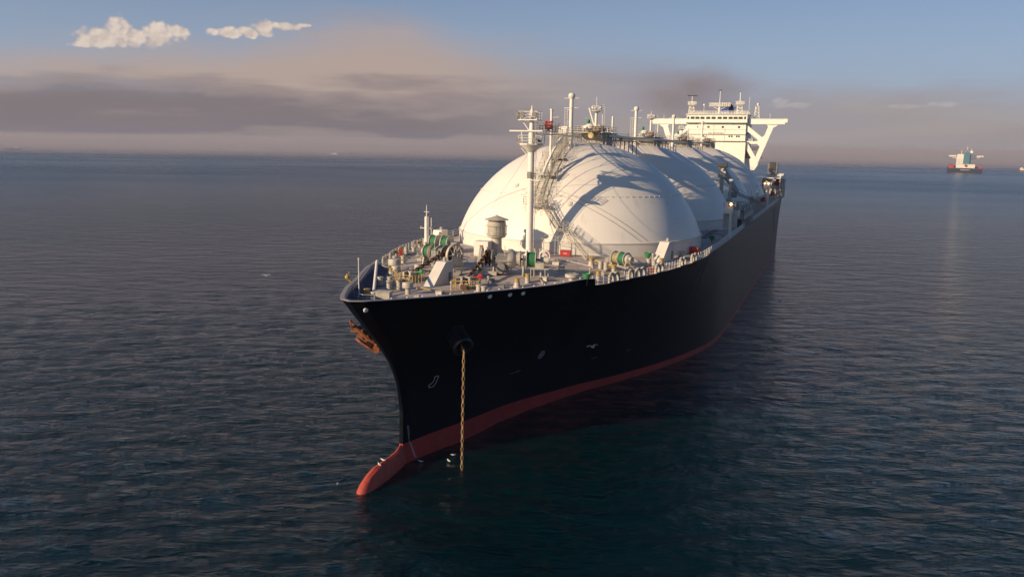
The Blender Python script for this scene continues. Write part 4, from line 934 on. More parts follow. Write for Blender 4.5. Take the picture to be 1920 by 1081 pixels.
# port deck winch and starboard deck winch
def deck_winch(p, s, ang, k=.74):
    z0 = zdk(p, s); W = empty('mooring_winch', (0, 0, 0), parent=ship); ax = Vector((math.cos(ang), math.sin(ang), 0)); o = Vector((p, s, z0 + 1.5 * k))
    drum(o, ax, 0, 1.5 * k, 1.35 * k, 1.2 * k, 'rope_green', W, 'rope_drum', fl_mat='machine_cream'); drum(o, ax, -1.75 * k, 1.5 * k, 1.35 * k, 1.1 * k, 'yellow_rope', W, 'rope_drum', fl_mat='machine_cream')
    MB().lathe(o + ax * .9 * k, [(.95 * k, 0), (.95 * k, .5 * k), (.6 * k, .8 * k), (.6 * k, 1.15 * k), (.5 * k, 1.2 * k)], 22, ax).build('drive_head', 'machine_cream', W)
    for q in (-2.7, -.85, .95): frame(o, ax, q * k, 0, W, z0, 1.7 * k)
    MB().box(o + ax * -3.4 * k + Vector((0, 0, -.7 * k)), (1.1 * k, 1.2 * k, 1.5 * k), ang).build('winch_motor', 'machine_grey', W, smooth=False)
    MB().box(o + ax * -.8 * k + Vector((0, 0, -1.42 * k)), (6 * k, 2.4 * k, .12), ang).build('bed_plate', 'machine_cream', W, smooth=False)
mat('yellow_rope', (.30, .26, .12), .8, var=.35, vscale=5, bump=.6, bscale=22)
deck_winch(15.6, 38.6, R(-28)); 
# twin green drums further aft on the starboard side
def twin(p, s):
    z0 = zdk(p, s); W = empty('mooring_winch', (0, 0, 0), parent=ship); ax = Vector((math.cos(R(-6)), math.sin(R(-6)), 0)); o = Vector((p, s, z0 + 1.7))
    for q in (-1.1, 1.1): drum(o, ax, q, 1.2, 1.15, .98, 'rope_green', W, 'rope_drum')
    for q in (-1.9, 0, 1.9): frame(o, ax, q, 0, W, z0, 1.5)
    MB().box(o + ax * 2.7 + Vector((0, 0, -.6)), (1.0, 1.3, 1.6)).build('winch_motor', 'machine_grey', W, smooth=False)
twin(-14.6, 38.6)
# yellow boom, spare hose table, small stands
MB().cyl(on(11.4, 36.6, .8), on(15.9, 32.0, 1.0), .16, n=8).cyl(on(11.7, 37, .5), on(16.2, 32.4, .7), .1, n=8).build('yellow_spar', 'yellow_paint', ship)
tb = MB(); c = on(8.3, 22.4)
tb.box(c + Vector((0, 0, 1.3)), (2.4, 1.6, .12), .3); tb.box(c + Vector((0, 0, 1.7)), (1.1, .9, .7), .3)
for x in (-1, 1):
    for y in (-.6, .6): tb.cyl(c + Vector((x, y, 0)), c + Vector((x, y, 1.3)), .06, n=6)
tb.build('control_stand', 'machine_cream', ship, smooth=False)
cn = MB(); c = on(3.9, 41.9)
for x in (-.25, .25): cn.cyl(c + Vector((x, 0, 0)), c + Vector((x, 0, 3.0)), .05, n=6)
for x in (-2.4, 0): cn.tube([c + Vector((x, -.6, 2.6)), c + Vector((x + .8, -.2, 3.3)), c + Vector((2.2, .5, 2.5))], .035, 5)
cn.tube([c + Vector((-2.4, -.6, 2.6)), c + Vector((2.2, -.9, 2.3)), c + Vector((2.2, .5, 2.5))], .035, 5)
cn.build('awning_frame', 'machine_cream', ship)
for p, s in ((13.9, 26.8), (2.9, 7.4), (1.5, 38.8), (2.3, 38.9), (5.1, 13.3), (18.3, 45.8), (-1.9, 14.7)):
    MB().cyl(on(p, s), on(p, s, 1.2), .1, n=8).cyl(on(p, s, 1.1), on(p, s, 1.3), .18, n=8).build('sounding_post', 'machine_cream', ship)
bl = MB()
for s in [x * 1.6 - 6 for x in range(17)]:
    b = halfb(s, ztop(s)) - .05; bl.sph((b - .55, s + .3, ztop(s) + .02), .12, 7, 5)
build_split(bl, 'rim_pad', 'mark_white', ship)
for s, z in ((5.6, 19.45), (8.4, 19.3), (10.2, 19.25), (-8.0, 19.7)):
    MB().lathe((halfb(s, z) - .06, s, z), [(.18, -.05), (.27, .12), (.18, .2)], 16, (.75, -.62, -.2)).build('panama_lead', 'house_white', ship)

# small fittings that crowd the foredeck
rd = random.Random(21)
for p, s, d, h in ((-3.5, 16.5, .9, .35), (-1.2, 17.6, .7, .5), (4.4, 15.2, 1.1, .3), (7.1, 13.0, .6, .4), (9.6, 21.0, .8, .5), (11.3, 27.2, 1.2, .35), (9.0, 29.4, .7, .6), (6.8, 33.6, 1.0, .35), (12.6, 40.6, .8, .6), (-6.8, 27.6, 1.1, .4), (-10.2, 25.4, .7, .5), (-13.4, 29.6, .9, .4), (-9.4, 33.6, .8, .6), (-2.2, 33.4, 1.1, .45), (1.4, 34.2, .7, .7), (-12.6, 41.2, 1.0, .5), (-17.4, 43.2, .8, .6), (16.6, 34.6, .6, .6), (14.8, 29.4, .7, .4), (2.4, 5.4, .8, .3), (1.7, 1.3, .6, .35), (-4.4, 2.8, .6, .4), (-7.8, 11.2, .7, .35)):
    MB().box((0, 0, h / 2), (d, d * .8, h)).box((0, 0, h + .04), (d * 1.1, d * .9, .08)).cyl((d * .2, 0, h), (d * .2, 0, h + .2), .08, n=8).build('deck_hatch', rd.choice(('machine_cream', 'machine_grey', 'machine_cream')), ship, smooth=False, loc=on(p, s), rz=rd.uniform(-.3, .3))
for a in ([(-10.5, 20.8), (-6.4, 19.0), (-5.9, 14.2)], [(12.2, 33.8), (7.6, 36.6), (2.4, 36.0), (-3.0, 37.4)], [(14.2, 25.2), (9.8, 24.4), (9.0, 20.8), (10.8, 17.4)], [(-8.2, 36.0), (-11.6, 35.2), (-15.8, 39.6)], [(17.8, 41.4), (15.0, 45.6), (8.4, 42.6)], [(-1.8, 7.4), (2.2, 6.0), (6.0, 9.4)], [(18.2, 33.2), (13.4, 29.2), (12.4, 24.8)]):
    m_ = MB(); pts = [on(x, y, .22) for x, y in a]; m_.tube(pts, .075, 6)
    for q in pts: m_.cyl(q - Vector((0, 0, .24)), q + Vector((0, 0, .12)), .11, n=8)
    m_.build('deck_pipe', rd.choice(('machine_cream', 'machine_grey', 'yellow_paint')), ship)
for a, b in (((-14.0, 36.6, 1.4), (-20.6, 40.0, .7)), ((-9.6, 25.6, 1.9), (-13.6, 22.6, 1.0)), ((15.9, 38.2, 1.4), (18.8, 32.6, .8)), ((7.9, 22.4, 1.7), (15.0, 26.6, 1.2))):      # mooring lines led from drum to roller
    A = on(*a); B = on(*b); m_ = MB(); m_.tube([A.lerp(B, t) - Vector((0, 0, .9 * t * (1 - t))) for t in [i / 8 for i in range(9)]], .06, 6); m_.build('led_rope', 'yellow_rope', ship)
# loose gear resting on the deck: things of their own
def red_box(p, s, rz, d, label):
    e = tag(empty('equipment_box', on(p, s, 0), rz), label, 'box')
    MB().box((0, 0, d[2] / 2 + .08), d).box((-d[0] * .35, 0, .04), (.2, d[1] * .9, .08)).box((d[0] * .35, 0, .04), (.2, d[1] * .9, .08)).build('body', 'safety_red', e, smooth=False)
    MB().box((0, 0, d[2] + .12), (d[0] + .08, d[1] + .08, .1)).build('lid', 'safety_red', e, smooth=False)
    return e
rb = red_box(5.4, 42.0, .12, (1.6, .75, .8), 'bright red fire gear box with white writing at the foot of the front dome')
t_ = text_mesh('FIRE', .34, lambda x, y: (x, -.39, .48 + y), 'fire', 'mark_white'); t_.build('lettering', 'mark_white', rb, smooth=False, recalc=False)
red_box(3.0, 40.2, .1, (.6, .6, .8), 'small red cabinet between the foremast and the awning frame')
red_box(22.0, 60.5, -.2, (2.0, 1.0, .95), 'dark red fire box in shade by the right side railing beside the first dome')
red_box(21.3, 54.0, 0, (.6, .6, .9), 'small red cabinet behind the right sloped white house')
red_box(-5.8, 34.9, 0, (.4, .4, 1.7), 'narrow red locker in front of the ventilator tower')
red_box(-19.6, 49.4, 0, (.5, .4, 1.3), 'orange red locker beside the left sloped white house')
red_box(-19.3, 33.8, .3, (.45, .4, 1.1), 'small red cabinet on the left deck edge among yellow rollers')
def red_post(p, s, z, label):
    e = tag(MB().box((0, 0, .9), (1.3, .9, 1.4)).box((0, 0, 1.65), (1.45, 1.05, .1)).cyl((0, 0, 0), (0, 0, .3), .2).build('hose_box', 'safety_red', loc=(p, s, z), smooth=False), label, 'box'); e.scale = (.85, .85, .85); return e
red_post(1.3, 44.2, 38.62, 'bright red box on the high walkway beside the foremast')
red_post(18.0, 104.0, 18.9, 'red hose box at the foot of the second dome')
def tub(p, s, label, r=.55):
    e = tag(empty('green_tub', on(p, s)), label, 'tub', 'green tubs on the deck')
    MB().lathe((0, 0, .45), [(r * .45, 0), (r * .95, .5), (r, .85), (r * .85, .86), (r * .7, .5)], 16).build('bowl', 'green_paint', e); MB().cyl((0, 0, 0), (0, 0, .5), .15, n=8).build('foot', 'machine_grey', e)
tub(14.6, 23.0, 'green tub where the front bulwark ends on the right'); tub(17.4, 46.2, 'green tub between the big deck winch and the right sloped house'); tub(22.5, 78.4, 'dark green tub in shade beside the right walkway'); tub(17.6, 99.5, 'dark green tub near the red hose box by the second dome'); tub(22.4, 111.5, 'dark green tub near the mid-ship manifold', .7); tub(-5.6, 13.9, 'small green tub beside the left chain stopper', .4)
def reel(p, s, r, label):
    e = tag(empty('hose_reel', on(p, s), .3), label, 'hose reel')
    MB().ring((0, -.5, r + .35), r, .1, 24, (0, 1, 0)).ring((0, .5, r + .35), r, .1, 24, (0, 1, 0)).cyl((0, -.5, r + .35), (0, .5, r + .35), r * .55, n=18).build('spool', 'white_paint', e)
    MB().prism([(-.6, 0), (.6, 0), (0, r + .5)], (0, -.7, 0), (1, 0, 0), (0, 0, 1), (0, .1, 0)).prism([(-.6, 0), (.6, 0), (0, r + .5)], (0, .6, 0), (1, 0, 0), (0, 0, 1), (0, .1, 0)).build('stand', 'machine_grey', e, smooth=False)
reel(4.9, 33.8, .75, 'white hose reel standing alone to the right of the foremast foot')
for p, s, label in ((16.9, 28.9, 'coiled mooring rope lying by the right edge fairleads'), (-8.0, 31.5, 'coiled rope lying on deck behind the left windlass')):
    m_ = MB()
    for k in range(4): m_.ring(on(p, s, .08 + .1 * (k % 2)), .35 + .16 * k, .08, 18)
    tag(m_.build('rope_coil', 'machine_cream'), label, 'rope')

# ------------------------------------------------------------------ hawse bolsters, hanging chain, housed anchor
def bolster(sd_):
    e = empty('hawse_bolster', (0, 0, 0), parent=ship)
    a = Vector((sd_ * 3.6, 5.4, 16.1)); b = Vector((sd_ * 6.6, 2.8, 14.0)); ax = (b - a).normalized()
    MB().lathe(a, [(1.0, 0), (1.12, 1.2), (1.15, (b - a).length - .3), (1.22, (b - a).length), (1.12, (b - a).length + .12), (.9, (b - a).length + .1), (.75, (b - a).length - .4), (.7, (b - a).length - 1.2)], 28, ax).build('bolster_pipe', 'bolster_black', e)
    return b
bp = bolster(1); bs = bolster(-1)
ch = MB(); top_ = Vector((6.95, 2.3, 13.6)); chain_links(ch, [Vector((6.2, 3.2, 14.1)), top_, Vector((7.0, 1.8, -2.5))], .66, .058, .31)
tag(ch.build('anchor_chain', 'chain_orange'), 'long orange rusty chain hanging from the hull into the water', 'chain')
def anchor():
    c = bs; e = tag(empty('anchor', (0, 0, 0)), 'rusty orange anchor housed against the left side of the bow', 'anchor')
    dn = Vector((.62, .35, -.70)).normalized(); out = Vector((-.80, -.35, -.35)).normalized(); lt = dn.cross(out).normalized()
    c = Vector((-6.7, 1.6, 15.2))
    MB().cyl(c - dn * .2, c + dn * 3.4, .24, .34, 10).ring(c - dn * .5, .42, .1, 14, out).build('shank', 'anchor_orange', e)
    cr_ = c + dn * 3.5
    MB().cyl(cr_ - lt * 1.1, cr_ + lt * 1.1, .42, n=12).box(cr_, (.9, .9, .9)).build('crown', 'anchor_orange', e)
    for s_ in (-1, 1):
        MB().prism([(-.3, 0), (.3, 0), (.42, .7), (.3, 1.9), (0, 2.5), (-.3, 1.9), (-.42, .7)], cr_ + lt * (.8 * s_) + out * .15, lt, (out * .22 - dn).normalized(), out * .28).build('fluke', 'anchor_orange', e, smooth=False)
    for q in (.6, 1.5, 2.4): MB().box(c + dn * q + out * .25, (1.4, .35, .3), .4).build('lashing_bar', 'anchor_orange', e, smooth=False)
anchor()
bx_ = -halfb(2.5, 20.1)
MB().cyl((bx_ + .1, 2.6, 20.1), (bx_ - .5, 2.3, 20.6), .1, n=8).sph((bx_ - .5, 2.3, 20.8), .26, 8, 6).cyl((bx_ - .3, 2.4, 20.4), (bx_ - .3, 2.4, 21.4), .05, n=6).ring((bx_ - .5, 2.3, 20.9), .3, .05, 12, (1, 1, 0)).build('bow_lamp', 'yellow_paint', ship)
dn_ = MB()
for s in (56.5, 60.5, 199, 203):
    vs = []; 
    wv = .35 if s < 100 else .8
    for i in range(9):
        z = (18.2 - i * 1.0) if s < 100 else 18.0 - i * 1.1; q = s + (i * .9 if s > 100 else 0)
        vs += [(halfb(q - wv, z) + .05, q - wv, z), (halfb(q + wv, z) + .05, q + wv, z)]
    dn_.add(vs, [(2 * i, 2 * i + 1, 2 * i + 3, 2 * i + 2) for i in range(8)])
build_split(dn_, 'dark_hull_strip', 'funnel_black', ship, smooth=False, recalc=False)  # dark strips on the side: wet scupper streaks forward, slanted stripes aft

# ------------------------------------------------------------------ bridge house
SB = 236.2; SF = 235.2
def house():
    Hh = empty('bridge_house', (0, 0, 0), parent=ship)
    MB().box((0, SF + 10.2, 32.6), (21.4, 20, 27.6)).build('accommodation_block', 'house_white', Hh, smooth=False)
    MB().box((0, SF + 9.8, 29.2), (21.9, 19.6, 20)).build('lower_block', 'house_white', Hh, smooth=False)
    MB().box((0, SF - .2 + 5, 47.75), (22.2, 11.6, 2.9)).box((0, SF + 4.6, 49.32), (22.8, 12.4, .24)).build('wheelhouse', 'house_white', Hh, smooth=False)
    for z_l, w_l, d_l, h_l in ((46.22, 22.8, 1.6, .16), (39.5, 22.6, 1.0, .16), (42.0, 21.6, .5, .05)): MB().box((0, SF + .05 - d_l / 4, z_l), (w_l, d_l, h_l)).build('deck_ledge', 'brown_shade', Hh, smooth=False)
    yw = SF - .99
    xs = [-9.8, -8.0, -6.2, -4.4, -2.3, 0, 2.3, 4.4, 6.2, 8.0]
    for i, x in enumerate((-8.9, -7.1, -5.2, -3.1, -1.1, 1.1, 3.1, 5.1, 6.9, 8.7)):
        f = MB().box((x, yw, 48.0), (1.75, .10, 1.05)).build('wheelhouse_window', 'house_white', Hh, smooth=False)
        MB().box((x, yw - .06, 48.0), (1.5, .06, .86)).build('pane', 'glass_dark', f, smooth=False)
    for x in (-10.5, 10.3): MB().box((x, yw, 48.0), (.7, .1, .9)).build('wheelhouse_window', 'glass_dark', Hh, smooth=False)
    yb = SF + .17
    for x, z, w_, h_ in ((-7, 44.7, .35, .6), (-3, 44.7, .8, .7), (2.3, 44.7, .8, .7), (8.2, 44.7, .8, .7), (4.9, 41.3, .55, .6), (5.8, 41.3, .55, .6), (7.6, 41.3, .55, .6), (8.4, 41.3, .55, .6)):
        MB().box((x, yb, z), (w_, .1, h_)).build('window', 'glass_dark', Hh, smooth=False)
    for x, z in ((.6, 38), (3.3, 38.05), (6, 38.05), (8.6, 38.05), (-1.5, 38)):
        MB().box((x, SF + .27, z), (.5, .1, .7)).build('window', 'glass_dark', Hh, smooth=False)
    m_ = MB(); m_.box((0, SF + .16, 43.75), (21.2, .06, .05)).box((-.9, SF + .16, 43.1), (.05, .06, 6.5)).box((3.2, SF + .16, 42.0), (.06, .07, 4.6))
    for x in (-9, -6.2, -3.8, 4.2, 9.2): m_.box((x, SF + .16, 41.9), (.9, .06, .06))
    build_split(m_, 'panel_line', 'brown_shade', Hh, smooth=False)
    t_ = text_mesh('NO SMOKING', 1.0, lambda x, y: (x * .9, SF + .14, 42.35 + y), 't', 'x'); t_.build('lettering', 'brown_shade', Hh, smooth=False, recalc=False)
    # wings and their braces, port and starboard
    for sg in (-1, 1):
        wing = MB(); wing.box((sg * 17.7, SB + .9, 46.75), (13.4, 2.6, 1.9)); wing.box((sg * 24.6, SB + .9, 47.1), (1.2, 2.8, 1.3)); wing.box((sg * 17.7, SB + .9, 47.75), (13.6, 2.9, .12))
        wing.build('bridge_wing', 'house_white', Hh, smooth=False)
        B = MB(); ex = (0, .9, 0); off = [0]
        def bar(a, b, w1, w2):
            off[0] += .006
            a = Vector(a); b = Vector(b); t_ = (b - a).normalized(); n_ = Vector((-t_.y, t_.x))
            B.prism([tuple(a + n_ * w1 / 2), tuple(b + n_ * w2 / 2), tuple(b - n_ * w2 / 2), tuple(a - n_ * w1 / 2)], (0, SB - off[0], 0), (sg, 0, 0), (0, 0, 1), ex)
        bar((19.9, 46.1), (14.6, 31.0), 1.9, 1.7); bar((10.0, 45.2), (17.6, 39.3), 1.7, 1.6); bar((9.8, 39.15), (16.9, 39.15), 1.0, 1.0); bar((10.6, 39.2), (15.3, 31.4), 1.5, 1.6)
        B.prism([(17.9, 45.9), (22.2, 45.9), (21.2, 45.0), (19.5, 44.2), (18.4, 45.0)], (0, SB + .012, 0), (sg, 0, 0), (0, 0, 1), (0, .84, 0))
        B.prism([(15.2, 40.2), (17.6, 41.9), (18.2, 40.6), (16.6, 37.2), (14.8, 38.8)], (0, SB + .012, 0), (sg, 0, 0), (0, 0, 1), (0, .84, 0))
        B.prism([(12.6, 33), (13.8, 33.9), (15.4, 33.4), (15.8, 31), (14.6, 29), (13.2, 29)], (0, SB + .012, 0), (sg, 0, 0), (0, 0, 1), (0, .84, 0))
        B.build('wing_brace', 'house_white', Hh, smooth=False)
        MB().box((sg * 11.9, SB + 4.6, 39.3), (2.6, 6, .2)).box((sg * 11.5, SB + 4.6, 42.4), (1.8, 5, .2)).box((sg * 11.6, SB + 3, 35.2), (1.4, 3.2, 4)).build('side_gallery', 'brown_shade', Hh, smooth=False)
        MB().rail([(sg * 10.8, SB + .5, 39.4), (sg * 13.2, SB + .5, 39.4), (sg * 13.2, SB + 7, 39.4)], 1.1, .8, .05).build('gallery_railing', 'house_white', Hh)
        s_ = MB()
        for z in (33.5, 36.5): s_.box((sg * 14.5, SB + 6, z), (4.6, 5, .15)); s_.rail([(sg * 12.4, SB + 3.6, z), (sg * 16.6, SB + 3.6, z)], 1.1, .8, .05)
        s_.cyl((sg * 13.2, SB + 3.8, 30), (sg * 15.6, SB + 3.8, 36.5), .12, n=5); s_.build('outside_stair', 'brown_shade', Hh, smooth=False)
    mo = MB(); mo.rail([(-10.9, SF - .6, 49.45), (10.9, SF - .6, 49.45), (10.9, SF + 10, 49.45), (-10.9, SF + 10, 49.45)], 1.1, 1.1, .05, 3, closed=True)
    mo.build('monkey_island_railing', 'house_white', Hh)
    def lattice(x, y, z0, z1, w0, w1, name='radar_tower', top=True):
        e = empty(name, (x, y, 0), parent=Hh); m_ = MB(); n = max(3, int((z1 - z0) / 1.0))
        for sx in (-1, 1):
            for sy in (-1, 1): m_.cyl((sx * w0 / 2, sy * w0 / 2, z0), (sx * w1 / 2, sy * w1 / 2, z1), .09, n=5)
        for i in range(n):
            za = z0 + (z1 - z0) * i / n; zb_ = z0 + (z1 - z0) * (i + 1) / n; wa = w0 + (w1 - w0) * i / n; wb = w0 + (w1 - w0) * (i + 1) / n
            for sy in (-1, 1):
                m_.cyl((-wa / 2, sy * wa / 2, za), (wb / 2, sy * wb / 2, zb_), .06, n=4); m_.cyl((-wa / 2, sy * wa / 2, za), (wa / 2, sy * wa / 2, za), .06, n=4)
        m_.build('lattice', 'house_white', e)
        if top: MB().box((0, 0, z1), (w1 + 1.4, w1 + 1.2, .15)).rail([(-w1 / 2 - .7, -w1 / 2 - .6, z1), (w1 / 2 + .7, -w1 / 2 - .6, z1), (w1 / 2 + .7, w1 / 2 + .6, z1), (-w1 / 2 - .7, w1 / 2 + .6, z1)], 1.1, .7, .05, closed=True).build('top_platform', 'house_white', e, smooth=False)
        return e
    e = lattice(-9.8, 236.5, 49.4, 53.0, 2.2, 1.5); MB().cyl((0, 0, 53), (0, 0, 56.2), .16, .12, 8).build('pole', 'house_white', e); MB().box((0, 0, 56.3), (3.6, .25, .3), .25).build('radar_scanner', 'dark_grey', e, smooth=False)
    e = lattice(7.9, 236.5, 49.4, 53.0, 2.2, 1.5); MB().cyl((0, 0, 53), (0, 0, 57), .22, .12, 8).sph((0, 0, 57), .3, 8, 5).build('pole', 'house_white', e)
    e = lattice(13.9, 239.5, 47.8, 52.6, 1.9, 1.1, 'aerial_tower', False); MB().sph((.3, 0, 53.2), .55, 12, 8).cyl((.3, 0, 52.5), (.3, 0, 53), .2).build('dome_aerial', 'house_white', e)
    e = empty('signal_mast', (.5, 236.5, 0), parent=Hh)
    MB().cyl((0, 0, 49.4), (0, 0, 53.4), .38, .3, 12).cyl((0, 0, 53.4), (0, 0, 58.1), .16, .1, 8).build('pole', 'house_white', e)
    MB().box((0, 0, 52.4), (7.8, 1.4, .15)).rail([(-3.9, -.7, 52.45), (3.9, -.7, 52.45), (3.9, .7, 52.45), (-3.9, .7, 52.45)], 1.1, .7, .05, closed=True).cyl((-2.6, 0, 52.3), (0, 0, 51.0), .1, n=5).cyl((2.6, 0, 52.3), (0, 0, 51.0), .1, n=5).build('yardarm_platform', 'house_white', e, smooth=False)
    MB().box((0, 0, 58.2), (.9, .5, .35)).build('masthead_lamp', 'dark_grey', e, smooth=False)
    for x, h in ((-5, 3.4), (11.4, 7.8), (19, 1.8), (-20, 1.5), (-3.6, 1.2), (3.6, 1.2)):
        zb_ = 49.4 if abs(x) < 11 else 47.8; m_ = MB().cyl((x, SB - 1, zb_), (x, SB - 1, zb_ + h), .07, n=5)
        if x == -5: m_.sph((x, SB - 1, zb_ + h), .42, 10, 6)
        m_.build('whip_aerial', 'house_white', Hh)
    # exhaust casing with blue funnel
    F = empty('funnel', (-.4, 266, 0), parent=Hh)
    MB().box((0, 0, 38), (12, 12, 18)).build('engine_casing', 'house_white', F, smooth=False)
    fn = MB(); P_ = [(1.0, -3.2), (2.3, -1.6), (2.5, 2.2), (1.6, 3.6), (-1.6, 3.6), (-2.5, 2.2), (-2.3, -1.6), (-1.0, -3.2)]
    fn.prism(P_, (0, 0, 46), (1, 0, 0), (0, 1, 0), (0, 0, 6.9)); fn.build('stack', 'funnel_blue', F, smooth=False)
    fp = MB(); fp.prism([(a * .96, b * .96) for a, b in P_], (0, 0, 52.9), (1, 0, 0), (0, 1, 0), (0, 0, .5))
    for x, y, r_, h in ((-1.2, -.6, .5, 1.4), (.2, -1.4, .55, 1.8), (1.3, 0, .5, 1.3), (-.4, 1, .6, 1.6), (1.8, 1.6, .35, .9), (3.0, 0, .25, .2)): fp.cyl((x, y, 53), (x, y, 53.4 + h), r_, n=12)
    fp.build('exhaust_pipes', 'funnel_black', F)
house()

# midships: manifold platform, crane, gantry and lamps on the port side
def midships():
    P_ = empty('manifold_platform', (0, 0, 0), parent=ship)
    d_ = MB(); d_.box((22.3, 121, 20.9), (5.2, 20, .35)); d_.box((24.75, 121, 21.2), (.2, 20, .9))
    for y in (112, 116, 120, 124, 128): d_.cyl((24.4, y, 18.6), (24.4, y, 20.9), .2, n=8); d_.cyl((20.2, y, 18.7), (20.2, y, 20.9), .2, n=8)
    d_.build('platform_deck', 'machine_cream', P_, smooth=False)
    MB().rail([(24.7, 111, 21.1), (24.7, 131, 21.1)], 1.1, 1.5, .05).rail([(19.8, 111, 21.1), (24.7, 111, 21.1)], 1.1, 1, .05).build('platform_railing', 'machine_cream', P_)
    for y in (114, 117, 120, 123, 126, 129):
        MB().cyl((18.5, y, 22.4), (24.2, y, 22.4), .36, n=12).cyl((24.2, y, 22.4), (24.45, y, 22.4), .58, n=14).cyl((21.5, y, 22.4), (21.5, y, 23.4), .22, n=8).ring((21.5, y, 23.6), .4, .05, 12).cyl((22.6, y, 21.1), (22.6, y, 22.1), .12, n=6).build('loading_pipe', 'machine_cream' if y % 2 else 'machine_grey', P_)
    for y in (112.4, 114.6): MB().box((23.2 if y < 113 else 21.2, 110.4, 22.0), (1.4, 1.0, 1.5)).build('switch_cabinet', 'white_paint', P_, smooth=False)
    MB().box((22.6, 113.5, 19.7), (3.4, 4, 1.9)).build('recess_shade_block', 'dark_grey', P_, smooth=False)  # solid dark block in place of the shaded hollow under the platform
    pr = MB(); rd = random.Random(11)
    for i in range(70):
        q = Vector((rd.uniform(17.8, 23.8), rd.uniform(112, 205), rd.uniform(19, 23.0))); v_ = rd.choice((Vector((1, 0, 0)), Vector((0, 1, 0)), Vector((0, 0, 1)))) * rd.uniform(.8, 3.4); pr.cyl(q, q + v_, rd.uniform(.07, .22), n=6)
    for y in np.arange(134, 214, 4): pr.cyl((21, y, 18.7), (21, y, 21.5), .12, n=5); pr.cyl((23.6, y, 18.7), (23.6, y, 21.5), .12, n=5); pr.box((22.3, y, 21.5), (3, .25, .2))
    for x in (21.4, 22.0, 22.6, 23.2): pr.cyl((x, 132, 21.75), (x, 212, 21.75), .14, n=6)
    build_split(pr, 'pipe_run', 'machine_cream', P_)
    # hose crane: tall post, lattice jib
    C_ = empty('hose_crane', (20.6, 118.5, 0), parent=ship)
    MB().cyl((0, 0, 18.8), (0, 0, 28.6), .42, .36, 14).box((0, 0, 20), (1.8, 1.8, 2.4)).build('crane_post', 'mark_green' if False else 'machine_cream', C_)
    j = MB()
    A = Vector((0, 0, 26.4)); B = Vector((3.0, 42, 21.6))
    for o_ in ((-.4, 0), (.4, 0), (0, .7)): j.cyl(A + Vector((o_[0], 0, o_[1])), B + Vector((o_[0], 0, o_[1] * .4)), .09, n=5)
    for i in range(22): a = A.lerp(B, i / 22); b = A.lerp(B, (i + 1) / 22); j.cyl(a + Vector((-.4, 0, 0)), b + Vector((0, 0, .6)), .05, n=4); j.cyl(a + Vector((.4, 0, 0)), b + Vector((0, 0, .6)), .05, n=4)
    j.cyl((0, 0, 28.5), B, .05, n=4); j.build('jib', 'machine_grey', C_)
    MB().box((-.3, -.6, 22.6), (2.0, 1.8, 2.2)).box((.8, .3, 25.8), (1.3, 1.2, 1.3)).build('cab', 'machine_grey', C_, smooth=False)
    MB().cyl((0, -.3, 28.7), (0, -.6, 29.2), .42, .5, 12).build('floodlight', 'lens_glass', C_)
    # folded knuckle crane between the second and third dome
    K = empty('provision_crane', (17.2, 128, 0), parent=ship); K.scale = (.8, .8, 1)
    MB().cyl((0, 0, 19), (0, 0, 29.4), .7, .6, 14).box((0, 0, 30.2), (2.2, 1.8, 1.6)).build('slewing_post', 'machine_cream', K)
    MB().prism([(0, 0), (1.1, .9), (8.2, -5.2), (7.8, -6.0), (.3, -.9)], (-.5, -.6, 31.2), (.55, .83, 0), (0, 0, 1), (.7, -.4, 0)).build('folded_jib', 'machine_cream', K, smooth=False)
    MB().box((-.1, -.4, 32.5), (3.0, 1.6, .9)).box((0, 0, 32.0), (3.6, .4, .2)).build('crane_cab', 'dark_grey', K, smooth=False)
    # lamp columns
    for (p, s, zt, kk) in ((24.2, 91.3, 25.3, 'lamp_warm'), (24.2, 183, 26.2, 'lamp_warm')):
        e = empty('lamp_column', (p, s, 0), parent=ship)
        MB().cyl((0, 0, 18.6), (0, 0, zt - .3), .34, .3, 12).box((-.5, .2, zt - 1.2), (1.8, 1.2, 1.4)).rail([(-1.4, -.6, zt - .5), (.8, -.6, zt - .5), (.8, .9, zt - .5), (-1.4, .9, zt - .5)], .9, .6, .04, 2, closed=True).build('column', 'white_paint', e, smooth=False)
        MB().cyl((0, -.6, zt + .1), (0, -.9, zt), .24, .22, 12).build('floodlight', kk, e)
        if s > 100: MB().cyl((-1.1, -.6, zt + .1), (-1.1, -.9, zt), .24, .22, 12).build('floodlight', kk, e)
    bx = MB()
    bx.box((24.0, 92.6, 22.2), (2.6, 2.2, 3.4)); bx.cyl((23.0, 91.6, 18.6), (23.0, 91.6, 23), .15, n=6); bx.build('valve_cabin', 'machine_cream', ship, smooth=False)
midships()
MB().box((21.0, 240, 29.4), (3.4, 4, 4.6)).build('deckhouse', 'machine_grey', ship, smooth=False)
MB().box((21.0, 237.9, 30.6), (2.2, .2, 3.0)).build('deckhouse_door', 'dark_grey', ship, smooth=False)
